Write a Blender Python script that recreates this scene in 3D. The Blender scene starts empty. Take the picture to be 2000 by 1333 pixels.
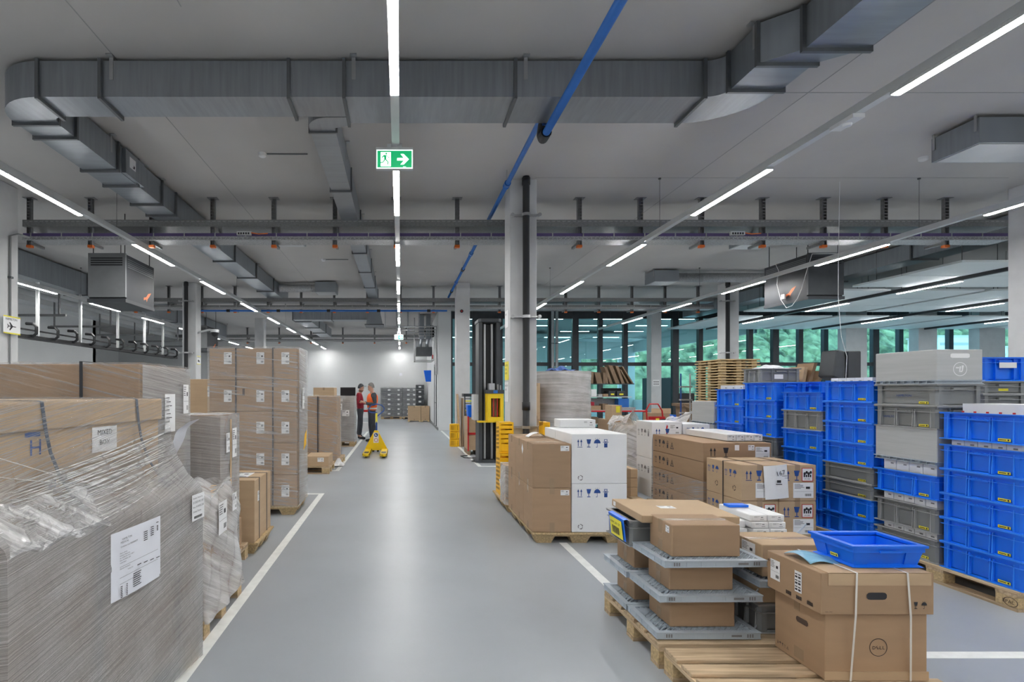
import bpy, bmesh, math, random
from math import sin, cos, pi, radians, sqrt, atan2
from mathutils import Vector, Matrix

# ------------------------------------------------------------------ camera, world, exposure
sc = bpy.context.scene
col = sc.collection
cam_d = bpy.data.cameras.new('camera')
cam = bpy.data.objects.new('camera', cam_d); col.objects.link(cam)
cam.location = (0, 0, 1.6); cam.rotation_euler = (pi/2, 0, 0)
cam_d.sensor_width = 36; cam_d.lens = 36*1050/2000
cam_d.shift_x = (1000-782)/2000; cam_d.shift_y = (762-666.5)/2000
cam_d.clip_start = 0.05; cam_d.clip_end = 600
sc.camera = cam

w = bpy.data.worlds.new('sky'); sc.world = w; w.use_nodes = True
wn = w.node_tree.nodes; wl = w.node_tree.links
bg = wn['Background']
sky = wn.new('ShaderNodeTexSky'); sky.sky_type = 'HOSEK_WILKIE'; sky.turbidity = 6; sky.sun_direction = (-0.3, -0.5, 0.8)
mixw = wn.new('ShaderNodeMixRGB'); mixw.inputs[0].default_value = 0.5
mixw.inputs[2].default_value = (0.75, 0.9, 1.0, 1)
wl.new(sky.outputs[0], mixw.inputs[1]); wl.new(mixw.outputs[0], bg.inputs[0])
bg.inputs[1].default_value = 2.9

sc.view_settings.view_transform = 'Standard'
sc.view_settings.look = 'None'
sc.view_settings.exposure = 0.95
sc.view_settings.gamma = 1
sc.view_settings.use_curve_mapping = False
sc.cycles.max_bounces = 10; sc.cycles.diffuse_bounces = 5; sc.cycles.glossy_bounces = 4
sc.cycles.transparent_max_bounces = 16; sc.cycles.transmission_bounces = 4
sc.cycles.sample_clamp_indirect = 6; sc.cycles.caustics_reflective = False; sc.cycles.caustics_refractive = False
sc.cycles.use_denoising = True
LAMP = 62.0            # radiance of the lit strips

# ------------------------------------------------------------------ materials
def nmat(name):
    m = bpy.data.materials.new(name); m.use_nodes = True
    return m, m.node_tree.nodes, m.node_tree.links, m.node_tree.nodes['Principled BSDF']

def mat(name, c, rough=.5, metal=0, var=.06, scale=5, st=(1, 1, 1), bump=0, coat=0, spec=.5, c2=None, detail=4, rvar=0, obvar=0):
    m, n, l, b = nmat(name)
    tc = n.new('ShaderNodeTexCoord'); mp = n.new('ShaderNodeMapping'); mp.inputs['Scale'].default_value = st
    nz = n.new('ShaderNodeTexNoise'); nz.inputs['Scale'].default_value = scale; nz.inputs['Detail'].default_value = detail
    oi = n.new('ShaderNodeObjectInfo')
    ad = n.new('ShaderNodeVectorMath'); ad.operation = 'ADD'
    l.new(tc.outputs['Object'], mp.inputs[0]); l.new(mp.outputs[0], ad.inputs[0])
    sc3 = n.new('ShaderNodeMath'); sc3.operation = 'MULTIPLY'; sc3.inputs[1].default_value = 37
    l.new(oi.outputs['Random'], sc3.inputs[0]); l.new(sc3.outputs[0], ad.inputs[1]); l.new(ad.outputs[0], nz.inputs['Vector'])
    rp = n.new('ShaderNodeValToRGB')
    rp.color_ramp.elements[0].position = .3; rp.color_ramp.elements[1].position = .7
    a = [max(0, x*(1-var)) for x in c]; z = [min(1, x*(1+var)) for x in (c2 or c)]
    rp.color_ramp.elements[0].color = (*a, 1); rp.color_ramp.elements[1].color = (*z, 1)
    l.new(nz.outputs['Fac'], rp.inputs[0])
    last = rp.outputs[0]
    if obvar:
        hs = n.new('ShaderNodeHueSaturation'); mr = n.new('ShaderNodeMapRange')
        mr.inputs['To Min'].default_value = 1-obvar; mr.inputs['To Max'].default_value = 1+obvar
        l.new(oi.outputs['Random'], mr.inputs[0]); l.new(mr.outputs[0], hs.inputs['Value']); l.new(last, hs.inputs['Color']); last = hs.outputs[0]
    l.new(last, b.inputs['Base Color'])
    b.inputs['Roughness'].default_value = rough; b.inputs['Metallic'].default_value = metal
    b.inputs['Specular IOR Level'].default_value = spec
    if coat: b.inputs['Coat Weight'].default_value = coat; b.inputs['Coat Roughness'].default_value = .15
    if rvar:
        mr = n.new('ShaderNodeMapRange'); mr.inputs['To Min'].default_value = rough-rvar; mr.inputs['To Max'].default_value = rough+rvar
        l.new(nz.outputs['Fac'], mr.inputs[0]); l.new(mr.outputs[0], b.inputs['Roughness'])
    if bump:
        bp = n.new('ShaderNodeBump'); bp.inputs['Strength'].default_value = bump; bp.inputs['Distance'].default_value = .01
        l.new(nz.outputs['Fac'], bp.inputs['Height']); l.new(bp.outputs[0], b.inputs['Normal'])
    return m

def emis(name, c, s):
    m, n, l, b = nmat(name)
    b.inputs['Base Color'].default_value = (*c, 1); b.inputs['Emission Color'].default_value = (*c, 1); b.inputs['Emission Strength'].default_value = s
    return m

def film(name, lo, hi, tilt=0.0, freq=40, c=(.8, .82, .84), low=.9, thr=(.42, .72), rough=.22, zfade=None):
    m, n, l, b = nmat(name)
    tc = n.new('ShaderNodeTexCoord'); sp = n.new('ShaderNodeSeparateXYZ'); l.new(tc.outputs['Object'], sp.inputs[0])
    def math(op, a, bb):
        q = n.new('ShaderNodeMath'); q.operation = op
        for i, x in ((0, a), (1, bb)):
            if isinstance(x, (int, float)): q.inputs[i].default_value = x
            else: l.new(x, q.inputs[i])
        return q.outputs[0]
    h = math('ADD', sp.outputs[0], sp.outputs[1])
    v = math('ADD', sp.outputs[2], math('MULTIPLY', h, tilt))
    cb = n.new('ShaderNodeCombineXYZ'); l.new(math('MULTIPLY', h, low), cb.inputs[0]); l.new(math('MULTIPLY', v, freq), cb.inputs[1])
    nz = n.new('ShaderNodeTexNoise'); nz.inputs['Scale'].default_value = 1; nz.inputs['Detail'].default_value = 6; nz.inputs['Roughness'].default_value = .7; nz.inputs['Distortion'].default_value = .4
    l.new(cb.outputs[0], nz.inputs['Vector'])
    nb = n.new('ShaderNodeTexNoise'); nb.inputs['Scale'].default_value = 3.5; nb.inputs['Detail'].default_value = 3
    l.new(tc.outputs['Object'], nb.inputs['Vector'])
    s = math('ADD', math('MULTIPLY', nz.outputs['Fac'], .75), math('MULTIPLY', nb.outputs['Fac'], .25))
    mr = n.new('ShaderNodeMapRange'); mr.inputs['From Min'].default_value = thr[0]; mr.inputs['From Max'].default_value = thr[1]
    mr.inputs['To Min'].default_value = lo; mr.inputs['To Max'].default_value = hi; l.new(s, mr.inputs[0])
    b.inputs['Base Color'].default_value = (*c, 1); b.inputs['Roughness'].default_value = rough; b.inputs['Specular IOR Level'].default_value = .8
    if zfade:      # fewer turns of film higher up
        for k, (lim, to) in enumerate((('To Min', zfade[2]), ('To Max', zfade[3]))):
            f = n.new('ShaderNodeMapRange'); f.inputs['From Min'].default_value = zfade[0]; f.inputs['From Max'].default_value = zfade[1]
            f.inputs['To Min'].default_value = (lo, hi)[k]; f.inputs['To Max'].default_value = to
            l.new(sp.outputs[2], f.inputs[0]); l.new(f.outputs[0], mr.inputs[lim])
    bp = n.new('ShaderNodeBump'); bp.inputs['Strength'].default_value = .9; bp.inputs['Distance'].default_value = .04
    l.new(s, bp.inputs['Height']); l.new(bp.outputs[0], b.inputs['Normal'])
    l.new(mr.outputs[0], b.inputs['Alpha'])
    return m

def glassm(name, tint, gloss=.12):
    m, n, l, b = nmat(name); out = n['Material Output']
    t = n.new('ShaderNodeBsdfTransparent'); t.inputs[0].default_value = (*tint, 1)
    g = n.new('ShaderNodeBsdfGlossy'); g.inputs['Roughness'].default_value = .01; g.inputs[0].default_value = (.8, .95, 1, 1)
    fr = n.new('ShaderNodeFresnel'); fr.inputs[0].default_value = 1.5
    ad = n.new('ShaderNodeMath'); ad.operation = 'ADD'; ad.inputs[1].default_value = gloss-.04; l.new(fr.outputs[0], ad.inputs[0])
    gm = n.new('ShaderNodeNewGeometry'); iv = n.new('ShaderNodeMath'); iv.operation = 'SUBTRACT'; iv.inputs[0].default_value = 1; l.new(gm.outputs['Backfacing'], iv.inputs[1])
    ml = n.new('ShaderNodeMath'); ml.operation = 'MULTIPLY'; l.new(ad.outputs[0], ml.inputs[0]); l.new(iv.outputs[0], ml.inputs[1])
    mx = n.new('ShaderNodeMixShader'); l.new(ml.outputs[0], mx.inputs[0]); l.new(t.outputs[0], mx.inputs[1]); l.new(g.outputs[0], mx.inputs[2])
    l.new(mx.outputs[0], out.inputs[0]); n.remove(b)
    return m

M = dict(
    floor=mat('floor_epoxy', (.35, .38, .41), .36, var=.07, scale=.9, detail=8, spec=.42),
    ceil=mat('ceiling_concrete', (.49, .481, .471), .85, var=.05, scale=.8),
    joint=mat('ceiling_joint', (.33, .33, .33), .9),
    wall=mat('wall_paint', (.66, .68, .69), .8, var=.03, scale=1),
    column=mat('column_paint', (.60, .61, .62), .7, var=.05, scale=4),
    tape=mat('floor_tape', (.80, .82, .80), .5, var=.06, scale=14),
    duct=mat('galvanised', (.33, .355, .385), .40, .85, var=.10, scale=2.5, st=(9, 1, .6), detail=2, rvar=.12),
    ductb=mat('galvanised_plain', (.32, .35, .38), .42, .8, var=.09, scale=2, st=(1, 9, .6), detail=2, rvar=.1),
    flange=mat('flange_steel', (.16, .17, .18), .45, .7),
    tray=mat('tray_steel', (.24, .245, .25), .5, .6, var=.12, scale=30),
    trayl=mat('tray_steel_light', (.40, .41, .42), .5, .5, var=.3, scale=60),
    purple=mat('purple_cable', (.10, .07, .20), .6),
    bluecable=mat('blue_pipe_dark', (.02, .10, .35), .5),
    orange=mat('orange_plastic', (.75, .16, .02), .5),
    rail=mat('light_rail_white', (.55, .57, .58), .45, var=.03),
    litw=emis('office_lamp_lit', (.85, 1, .97), 17),
    lit=emis('lit_strip', (1, .985, .96), LAMP),
    pipe=mat('blue_pipe', (.02, .14, .48), .4, var=.08),
    black=mat('black_plastic', (.010, .011, .013), .5, var=.1),
    dark=mat('dark_steel', (.045, .05, .058), .45, .2, var=.1),
    anth=mat('anthracite', (.055, .062, .07), .5, .1, var=.1),
    steel=mat('steel', (.45, .46, .47), .35, .8),
    wire=mat('wire', (.12, .12, .12), .6),
    card=mat('cardboard', (.37, .245, .148), .75, var=.05, scale=3, st=(1, 1, 6), obvar=.07),
    cardl=mat('cardboard_light', (.48, .345, .215), .7, var=.05, scale=3, st=(1, 1, 6), obvar=.04),
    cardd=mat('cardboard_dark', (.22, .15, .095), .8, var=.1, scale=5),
    tapeb=mat('packing_tape', (.36, .26, .17), .25, var=.05),
    white=mat('white_card', (.76, .77, .78), .55, var=.02, obvar=.02),
    paper=mat('paper', (.74, .76, .82), .6, var=.03),
    paperw=mat('paper_white', (.82, .83, .84), .55, var=.03),
    ink=mat('ink', (.02, .02, .025), .6),
    inkb=mat('ink_blue', (.015, .07, .28), .6),
    inkg=mat('ink_grey', (.2, .2, .21), .6),
    inkbr=mat('ink_brown', (.09, .06, .045), .7),
    blue=mat('blue_plastic', (.004, .155, .82), .34, var=.05, scale=4, spec=.5, obvar=.04),
    bluee=mat('blue_plastic_edge_glint', (.03, .25, .92), .3, var=.03),  # lighter blue paints the light caught by thin crate ridges, not wear
    greye=mat('grey_plastic_edge_glint', (.33, .34, .345), .35, var=.03),  # same painted edge light for the grey crates
    grey=mat('grey_plastic', (.20, .21, .215), .42, var=.06, scale=4, obvar=.05),
    greyl=mat('light_grey_plastic', (.42, .435, .44), .45, var=.06, scale=2, st=(1, 1, 18)),
    lid=mat('lid_grey', (.40, .46, .52), .42, var=.05),
    yellow=mat('yellow_paint', (.85, .58, .01), .4, var=.05),
    yel=mat('yellow_label', (.88, .78, .05), .5),
    yelp=mat('yellow_plastic', (.90, .50, .005), .45, var=.05),
    woodx=mat('pallet_wood', (.46, .335, .205), .75, var=.28, scale=5, st=(.5, 9, 9), bump=.15, c2=(.50, .38, .25), detail=6, obvar=.16),
    woody=mat('pallet_wood_long', (.46, .335, .205), .75, var=.28, scale=5, st=(9, .5, 9), bump=.15, c2=(.50, .38, .25), detail=6, obvar=.16),
    woodn=mat('pallet_wood_new', (.58, .44, .24), .7, var=.15, scale=5, st=(1, 1, 5)),
    woodd=mat('pallet_wood_old', (.24, .17, .11), .8, var=.3, scale=6, st=(1, 5, 5), obvar=.2),
    chip=mat('pressboard', (.50, .37, .20), .8, var=.25, scale=60, detail=3),
    strap=mat('strap_black', (.03, .035, .045), .4),
    strapb=mat('strap_blue', (.03, .05, .09), .4),
    strapw=mat('strap_white', (.72, .70, .66), .4),
    red=mat('red', (.55, .01, .015), .45),
    green=mat('sign_green', (.0, .32, .12), .5),
    glass=glassm('window_glass', (.62, .86, .89), .10),
    tree=mat('leaves', (.07, .115, .08), .9, var=.5, scale=.5, detail=6, c2=(.25, .32, .19)),
    hill=mat('hillside', (.09, .13, .08), .95, var=.4, scale=.1),
    facade=mat('house_wall', (.75, .75, .72), .8),
    skin=mat('skin', (.50, .27, .19), .55), hair=mat('hair', (.12, .11, .10), .8),
    shirt=mat('dark_shirt', (.05, .06, .07), .85), trou=mat('dark_trousers', (.045, .048, .06), .85, var=.2),
    redsh=mat('red_jacket', (.30, .012, .03), .8), vest=mat('orange_vest', (.95, .15, .02), .6), refl=mat('reflective_tape', (.62, .64, .62), .4),
    yelshade=mat('yellow_slot_shade', (.38, .19, .005), .6),  # shade inside the slot openings, put into the colour
    film1=film('stretch_film_heavy', .40, 1.0, -.20, 150, c=(.84, .85, .86), thr=(.40, .68), zfade=(1.04, 1.36, .03, .6), low=1.6, rough=.16),
    filmrope=film('film_rope', .35, .9, .3, 30, c=(.88, .89, .90), thr=(.35, .6), rough=.12),
    filmc2=film('film_crumpled', .15, .95, .5, 22, c=(.88, .89, .90), thr=(.40, .62), rough=.1),
    hairg=mat('grey_hair', (.22, .21, .20), .8), 
    filmd=film('stretch_film_drum', .40, .82, .05, 9, c=(.82, .84, .86), thr=(.35, .65), low=.5),
    filmc=film('stretch_film_clear', .10, .8, .25, 45, thr=(.47, .78)),
    filmw=film('stretch_film_white', .28, .85, .5, 14, c=(.84, .86, .88), thr=(.35, .65)),
    filmg=film('stretch_film_side', .42, .72, .1, 70, c=(.72, .74, .76), thr=(.35, .7)),
    films=film('stretch_film_thin', .14, .60, .12, 34, thr=(.46, .74)),
    raft=mat('ceiling_raft', (.74, .80, .81), .6, var=.02, scale=1, spec=.4),
    bluebag=film('blue_sleeve', .75, .95, .3, 10, c=(.30, .62, .85)),
    lens=mat('monitor_glass', (.02, .02, .025), .1),
)
signgreen = emis('sign_green_lit', (.0, .30, .10), .55); signwhite = emis('sign_white_lit', (.85, 1, .92), 1.3)

# ------------------------------------------------------------------ mesh builder
class MB:
    def __init__(s): s.v = []; s.f = []
    def add(s, vs, fs):
        b = len(s.v); s.v += [tuple(q) for q in vs]; s.f += [tuple(b+i for i in f) for f in fs]; return s
    def box(s, x0, x1, y0, y1, z0, z1):
        return s.add([(x0,y0,z0),(x1,y0,z0),(x1,y1,z0),(x0,y1,z0),(x0,y0,z1),(x1,y0,z1),(x1,y1,z1),(x0,y1,z1)],
                     [(0,3,2,1),(4,5,6,7),(0,1,5,4),(1,2,6,5),(2,3,7,6),(3,0,4,7)])
    def cbox(s, cx, cy, cz, dx, dy, dz): return s.box(cx-dx/2, cx+dx/2, cy-dy/2, cy+dy/2, cz-dz/2, cz+dz/2)
    def frus(s, a, b, z0, z1):   # a,b = (x0,x1,y0,y1)
        return s.add([(a[0],a[2],z0),(a[1],a[2],z0),(a[1],a[3],z0),(a[0],a[3],z0),(b[0],b[2],z1),(b[1],b[2],z1),(b[1],b[3],z1),(b[0],b[3],z1)],
                     [(0,3,2,1),(4,5,6,7),(0,1,5,4),(1,2,6,5),(2,3,7,6),(3,0,4,7)])
    def prism(s, pts, ax, a, b):  # pts polygon in the plane perpendicular to ax, extruded a..b
        def P(p, t):
            return {'x': (t, p[0], p[1]), 'y': (p[0], t, p[1]), 'z': (p[0], p[1], t)}[ax]
        n = len(pts); vs = [P(p, a) for p in pts]+[P(p, b) for p in pts]
        return s.add(vs, [tuple(range(n))[::-1], tuple(range(n, 2*n))]+[(i, (i+1) % n, n+(i+1) % n, n+i) for i in range(n)])
    def tube(s, path, r, n=10, caps=True):
        path = [Vector(p) for p in path]; rings = []; up = None
        for i, p in enumerate(path):
            d = (path[min(i+1, len(path)-1)]-path[max(i-1, 0)]).normalized()
            if up is None: up = Vector((0, 0, 1)) if abs(d.z) < .9 else Vector((1, 0, 0))
            a = d.cross(up).normalized(); bb = a.cross(d).normalized(); up = bb
            rr = r[i] if isinstance(r, (list, tuple)) else r
            rings.append([p+(a*cos(2*pi*k/n)+bb*sin(2*pi*k/n))*rr for k in range(n)])
        vs = [v for q in rings for v in q]; fs = []
        for i in range(len(rings)-1):
            for k in range(n): fs.append((i*n+k, i*n+(k+1) % n, (i+1)*n+(k+1) % n, (i+1)*n+k))
        if caps: fs.append(tuple(range(n))); fs.append(tuple(range((len(rings)-1)*n, len(rings)*n))[::-1])
        return s.add(vs, fs)
    def bar(s, p, q, wd, up=(0, 0, 1), th=None):
        p = Vector(p); q = Vector(q); d = (q-p).normalized(); up = Vector(up)
        a = d.cross(up).normalized()*wd/2; b = a.cross(d).normalized()*(th or wd)/2
        return s.add([p-a-b, p+a-b, p+a+b, p-a+b, q-a-b, q+a-b, q+a+b, q-a+b], [(0,1,2,3),(7,6,5,4),(0,4,5,1),(1,5,6,2),(2,6,7,3),(3,7,4,0)])
    def ribbon(s, path, wvec, nvec, th=.002):   # flat band through points
        wv = Vector(wvec)/2; nv = Vector(nvec)*th; n = len(path); vs = []
        for p in path:
            p = Vector(p); vs += [p-wv, p+wv, p+wv+nv, p-wv+nv]
        fs = [(0,1,2,3), tuple(4*(n-1)+k for k in (3,2,1,0))]
        for i in range(n-1):
            for k in range(4): fs.append((4*i+k, 4*i+(k+1) % 4, 4*(i+1)+(k+1) % 4, 4*(i+1)+k))
        return s.add(vs, fs)
    def lathe(s, c, prof, n=24, ax='z'):
        vs = []; m = len(prof)
        for k in range(n):
            a = 2*pi*k/n
            for r, z in prof:
                vs.append((c[0]+r*cos(a), c[1]+r*sin(a), c[2]+z) if ax == 'z' else ((c[0]+r*cos(a), c[1]+z, c[2]+r*sin(a)) if ax == 'y' else (c[0]+z, c[1]+r*cos(a), c[2]+r*sin(a))))
        fs = [(k*m+i, ((k+1) % n)*m+i, ((k+1) % n)*m+i+1, k*m+i+1) for k in range(n) for i in range(m-1)]
        fs.append(tuple(k*m for k in range(n))[::-1]); fs.append(tuple(k*m+m-1 for k in range(n)))
        return s.add(vs, fs)
    def grid(s, fn, nu, nv, close=False):
        vs = [fn(i/nu, j/nv) for j in range(nv+1) for i in range(nu+1)]
        return s.add(vs, [(j*(nu+1)+i, j*(nu+1)+i+1, (j+1)*(nu+1)+i+1, (j+1)*(nu+1)+i) for j in range(nv) for i in range(nu)])
    # flat print: polys = list of 2D polygons, at frame (o,u,v), scaled and moved
    def stamp(s, fr, polys, x, y, sx, sy=None, eps=.0015):
        o, u, v = fr; sy = sy or sx; nn = u.cross(v).normalized()*eps
        for p in polys:
            s.add([o+u*(x+q[0]*sx)+v*(y+q[1]*sy)+nn for q in p], [tuple(range(len(p)))])
        return s
    def rect(s, fr, x, y, wd, ht, eps=.001): return s.stamp(fr, [[(0,0),(1,0),(1,1),(0,1)]], x, y, wd, ht, eps)
    def text(s, fr, t, x, y, h, eps=.0022, wmax=None):
        vs, fs, wd = text2d(t); o, u, v = fr; nn = u.cross(v).normalized()*eps
        k = h/.72; kx = k if not wmax else min(k, wmax/max(wd, .01))
        s.add([o+u*(x+q[0]*kx)+v*(y+q[1]*k)+nn for q in vs], fs); return s

TC = {}
def text2d(t):
    if t in TC: return TC[t]
    cu = bpy.data.curves.new('t', 'FONT'); cu.body = t; cu.size = 1; cu.resolution_u = 2
    ob = bpy.data.objects.new('t', cu); col.objects.link(ob)
    dg = bpy.context.evaluated_depsgraph_get(); me = ob.evaluated_get(dg).to_mesh()
    vs = [(v.co.x, v.co.y) for v in me.vertices]; fs = [tuple(p.vertices) for p in me.polygons]
    wd = max([q[0] for q in vs] or [1]); ob.evaluated_get(dg).to_mesh_clear()
    bpy.data.objects.remove(ob); bpy.data.curves.remove(cu)
    TC[t] = (vs, fs, wd); return TC[t]

def circ(cx, cy, r, n=20, a0=0, a1=2*pi): return [(cx+r*cos(a0+(a1-a0)*k/n), cy+r*sin(a0+(a1-a0)*k/n)) for k in range(n+(0 if a1-a0 > 6.2 else 1))]
def ring(cx, cy, r, t, n=20, a0=0, a1=2*pi):
    o = []
    for k in range(n):
        a = a0+(a1-a0)*k/n; b = a0+(a1-a0)*(k+1)/n
        o.append([(cx+(r-t)*cos(a), cy+(r-t)*sin(a)), (cx+r*cos(a), cy+r*sin(a)), (cx+r*cos(b), cy+r*sin(b)), (cx+(r-t)*cos(b), cy+(r-t)*sin(b))])
    return o
def rc(x, y, a, b): return [(x, y), (x+a, y), (x+a, y+b), (x, y+b)]
SYM = dict(
    up=[rc(.14,.14,.09,.6), [(.02,.66),(.35,.66),(.185,1)], rc(.60,.14,.09,.6), [(.48,.66),(.81,.66),(.645,1)], rc(.05,0,.76,.06)],
    glass=[[(.15,1),(.3,.45),(.7,.45),(.85,1)], rc(.45,.1,.1,.4), rc(.25,0,.5,.09)],
    umbrella=[circ(.5,.5,.5,12,0,pi), rc(.47,.05,.06,.5), rc(.3,.0,.2,.07), rc(.2,1.02,.04,.12), rc(.5,1.04,.04,.12), rc(.75,1.02,.04,.12)],
    temp=[rc(.25,0,.5,.5), rc(.25,.5,.08,.5), rc(.67,.5,.08,.5), rc(.25,.94,.5,.06), rc(.05,.62,.2,.05), rc(.75,.62,.2,.05), rc(.4,.55,.2,.2)],
    tri=[[(0,0),(1,0),(.9,.1),(.14,.1)], [(1,0),(.5,.95),(.5,.75),(.86,.1)], [(0,0),(.14,.1),(.5,.75),(.5,.95)], rc(.42,.2,.16,.3)],
    cycle=ring(.5,.5,.45,.12,6,.2,1.8)+ring(.5,.5,.45,.12,6,2.3,3.9)+ring(.5,.5,.45,.12,6,4.4,6.0)+[[(.1,.6),(.35,.6),(.2,.85)], [(.7,.75),(.95,.7),(.85,.45)], [(.55,0),(.6,.25),(.8,.08)]],
)
OFF = {}
def link(name, mb, m, parent=None, off=(0, 0, 0), smooth=False):
    me = bpy.data.meshes.new(name)
    me.from_pydata([(v[0]-off[0], v[1]-off[1], v[2]-off[2]) for v in mb.v], [], mb.f)
    if isinstance(m, str): m = M[m]
    me.materials.append(m)
    if smooth:
        me.polygons.foreach_set('use_smooth', [True]*len(me.polygons))
    me.update()
    o = bpy.data.objects.new(name, me); col.objects.link(o)
    if parent: o.parent = parent
    return o
def tag(o, label=None, cat=None, group=None, kind=None):
    if label: o['label'] = label
    if cat: o['category'] = cat
    if group: o['group'] = group
    if kind: o['kind'] = kind
    return o
def base(mb):
    xs = [v[0] for v in mb.v]; ys = [v[1] for v in mb.v]; zs = [v[2] for v in mb.v]
    return ((min(xs)+max(xs))/2, (min(ys)+max(ys))/2, min(zs))
def thing(name, label, cat, mb=None, m=None, group=None, org=None, rz=0, smooth=False):
    org = org or base(mb)
    if mb: o = link(name, mb, m, None, org, smooth)
    else: o = bpy.data.objects.new(name, None); col.objects.link(o); o.empty_display_size = .1
    o.location = org; o.rotation_euler = (0, 0, rz); OFF[o.name] = org
    return tag(o, label, cat, group)
def part(name, mb, m, parent, label=None, smooth=False):
    off = OFF[parent.name]; o = link(name, mb, m, parent, off, smooth); OFF[o.name] = off
    if label: o['label'] = label
    return o
def struct(name, mb, m, smooth=False):
    o = link(name, mb, m, None, (0, 0, 0), smooth); o['kind'] = 'structure'; OFF[o.name] = (0, 0, 0); return o
def bevel(o, wd=.004, seg=2):
    b = o.modifiers.new('bevel', 'BEVEL'); b.width = wd; b.segments = seg; b.limit_method = 'ANGLE'; return o
def tree_copy(o, parent=None):
    c = o.copy(); col.objects.link(c)
    if parent: c.parent = parent; 
    OFF[c.name] = OFF.get(o.name, (0, 0, 0))
    for ch in list(o.children): tree_copy(ch, c)
    return c
ORD = ['first','second','third','fourth','fifth','sixth','seventh','eighth','ninth','tenth','eleventh','twelfth','thirteenth','fourteenth','fifteenth','sixteenth','seventeenth','eighteenth']
def V(*a): return Vector(a)
# face frames (origin bottom-left seen from outside, u, v)
def fr_front(x0, y, z0): return (V(x0, y, z0), V(1, 0, 0), V(0, 0, 1))      # faces -Y
def fr_left(x, y1, z0): return (V(x, y1, z0), V(0, -1, 0), V(0, 0, 1))      # faces -X
def fr_right(x, y0, z0): return (V(x, y0, z0), V(0, 1, 0), V(0, 0, 1))      # faces +X
def fr_top(x0, y0, z): return (V(x0, y0, z), V(1, 0, 0), V(0, 1, 0))
rnd = random.Random(4)

# ------------------------------------------------------------------ room shell
CZ = 4.74
for nm_, z0_, z1_, m_ in (('floor', -.2, 0, 'floor'), ('ceiling', CZ, CZ+.2, 'ceil')):
    struct(nm_, MB().prism([(-22, -13), (26, -13), (26, 21.64), (1.95, 21.64), (1.95, 31), (-22, 31)], 'z', z0_, z1_), m_)
jm = MB()
for x, y0, y1 in ((-2.7, 3, 16), (-1.8, 3.2, 4.4), (2.32, 3, 4.1), (4.3, 3.5, 16), (-9.5, 3, 16)): jm.box(x, x+.01, y0, y1, CZ-.002, CZ+.001)
for y, x0, x1 in ((5.67, 2.6, 9), (7.95, 2.0, 9), (5.0, -9, -4.5), (11.5, -9, 9)): jm.box(x0, x1, y, y+.01, CZ-.002, CZ+.001)
struct('ceiling_joint_lines', jm, 'joint')
struct('wall_left', MB().box(-12.2, -11.9, -13, 21, 0, CZ), 'wall')
struct('wall_left_recess', MB().box(-22, -11.9, 20.8, 21, 0, CZ), 'wall')
struct('wall_left_far', MB().box(-16.3, -16, 21, 30.5, 0, CZ), 'wall')
struct('wall_back', MB().box(-16.3, 1.9, 30.5, 30.8, 0, CZ), 'wall')
struct('wall_corridor', MB().box(1.5, 1.8, 21.6, 30.5, 0, CZ), 'wall')
struct('wall_pier', MB().box(1.5, 2.0, 21.2, 21.6, 0, CZ), 'wall')
struct('wall_front', MB().box(-12.2, 26, -13.2, -13, 0, CZ), 'wall')
struct('wall_right', MB().box(25.8, 26, -13, 21.6, 0, CZ), 'wall')
struct('beam_left', MB().box(-11.9, -11.3, -5, 30, 4.3, CZ), 'wall')
struct('baseboard_corridor', MB().box(1.47, 1.5, 21.2, 30.5, 0, .1), 'grey')
struct('floor_marking_aisle_left', MB().box(-1.25, -1.17, 1.0, 8.3, 0, .002), 'tape')
struct('floor_marking_bay_end', MB().box(-2.6, -1.25, 8.22, 8.3, 0, .002), 'tape')
struct('floor_marking_far_left', MB().box(-1.29, -1.21, 10.6, 21, 0, .002), 'tape')
struct('floor_marking_bay_start', MB().box(-2.6, -1.29, 10.6, 10.68, 0, .002), 'tape')
struct('floor_marking_aisle_right', MB().box(1.66, 1.74, 2.0, 5.62, 0, .002), 'tape')
struct('floor_marking_machine', MB().add([(1.56,21,0),(1.64,21,0),(1.70,11.2,0),(1.62,11.2,0),(1.56,21,.002),(1.64,21,.002),(1.70,11.2,.002),(1.62,11.2,.002)], [(4,7,6,5),(0,4,5,1),(1,5,6,2),(2,6,7,3)]), 'tape')
struct('floor_marking_machine_end', MB().box(1.7, 2.6, 11.2, 11.28, 0, .002), 'tape')
struct('floor_marking_right_cross', MB().box(3.0, 9, 3.2, 3.28, 0, .002), 'tape')

# facade: one window per bay
wi = 0
FY = 21.5
for k in range(23):
    x0 = 2.0+k*1.0
    if x0 > 24.9: break
    wi += 1
    gl = struct('window_%d' % wi, MB().box(x0+.08, x0+.92, FY+.05, FY+.07, .12, 4.5), 'glass')
    f = MB()
    t = .085 if k % 4 != 1 else .12
    f.box(x0-t, x0+t, FY-.04, FY+.14, 0, CZ); f.box(x0+t, x0+1-.085, FY-.02, FY+.12, 2.56, 2.70)
    f.box(x0+t, x0+1-.085, FY-.02, FY+.12, 4.45, CZ); f.box(x0+t, x0+1-.085, FY-.02, FY+.12, 0, .12)
    part('window_frame', f, 'dark', gl)

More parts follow.
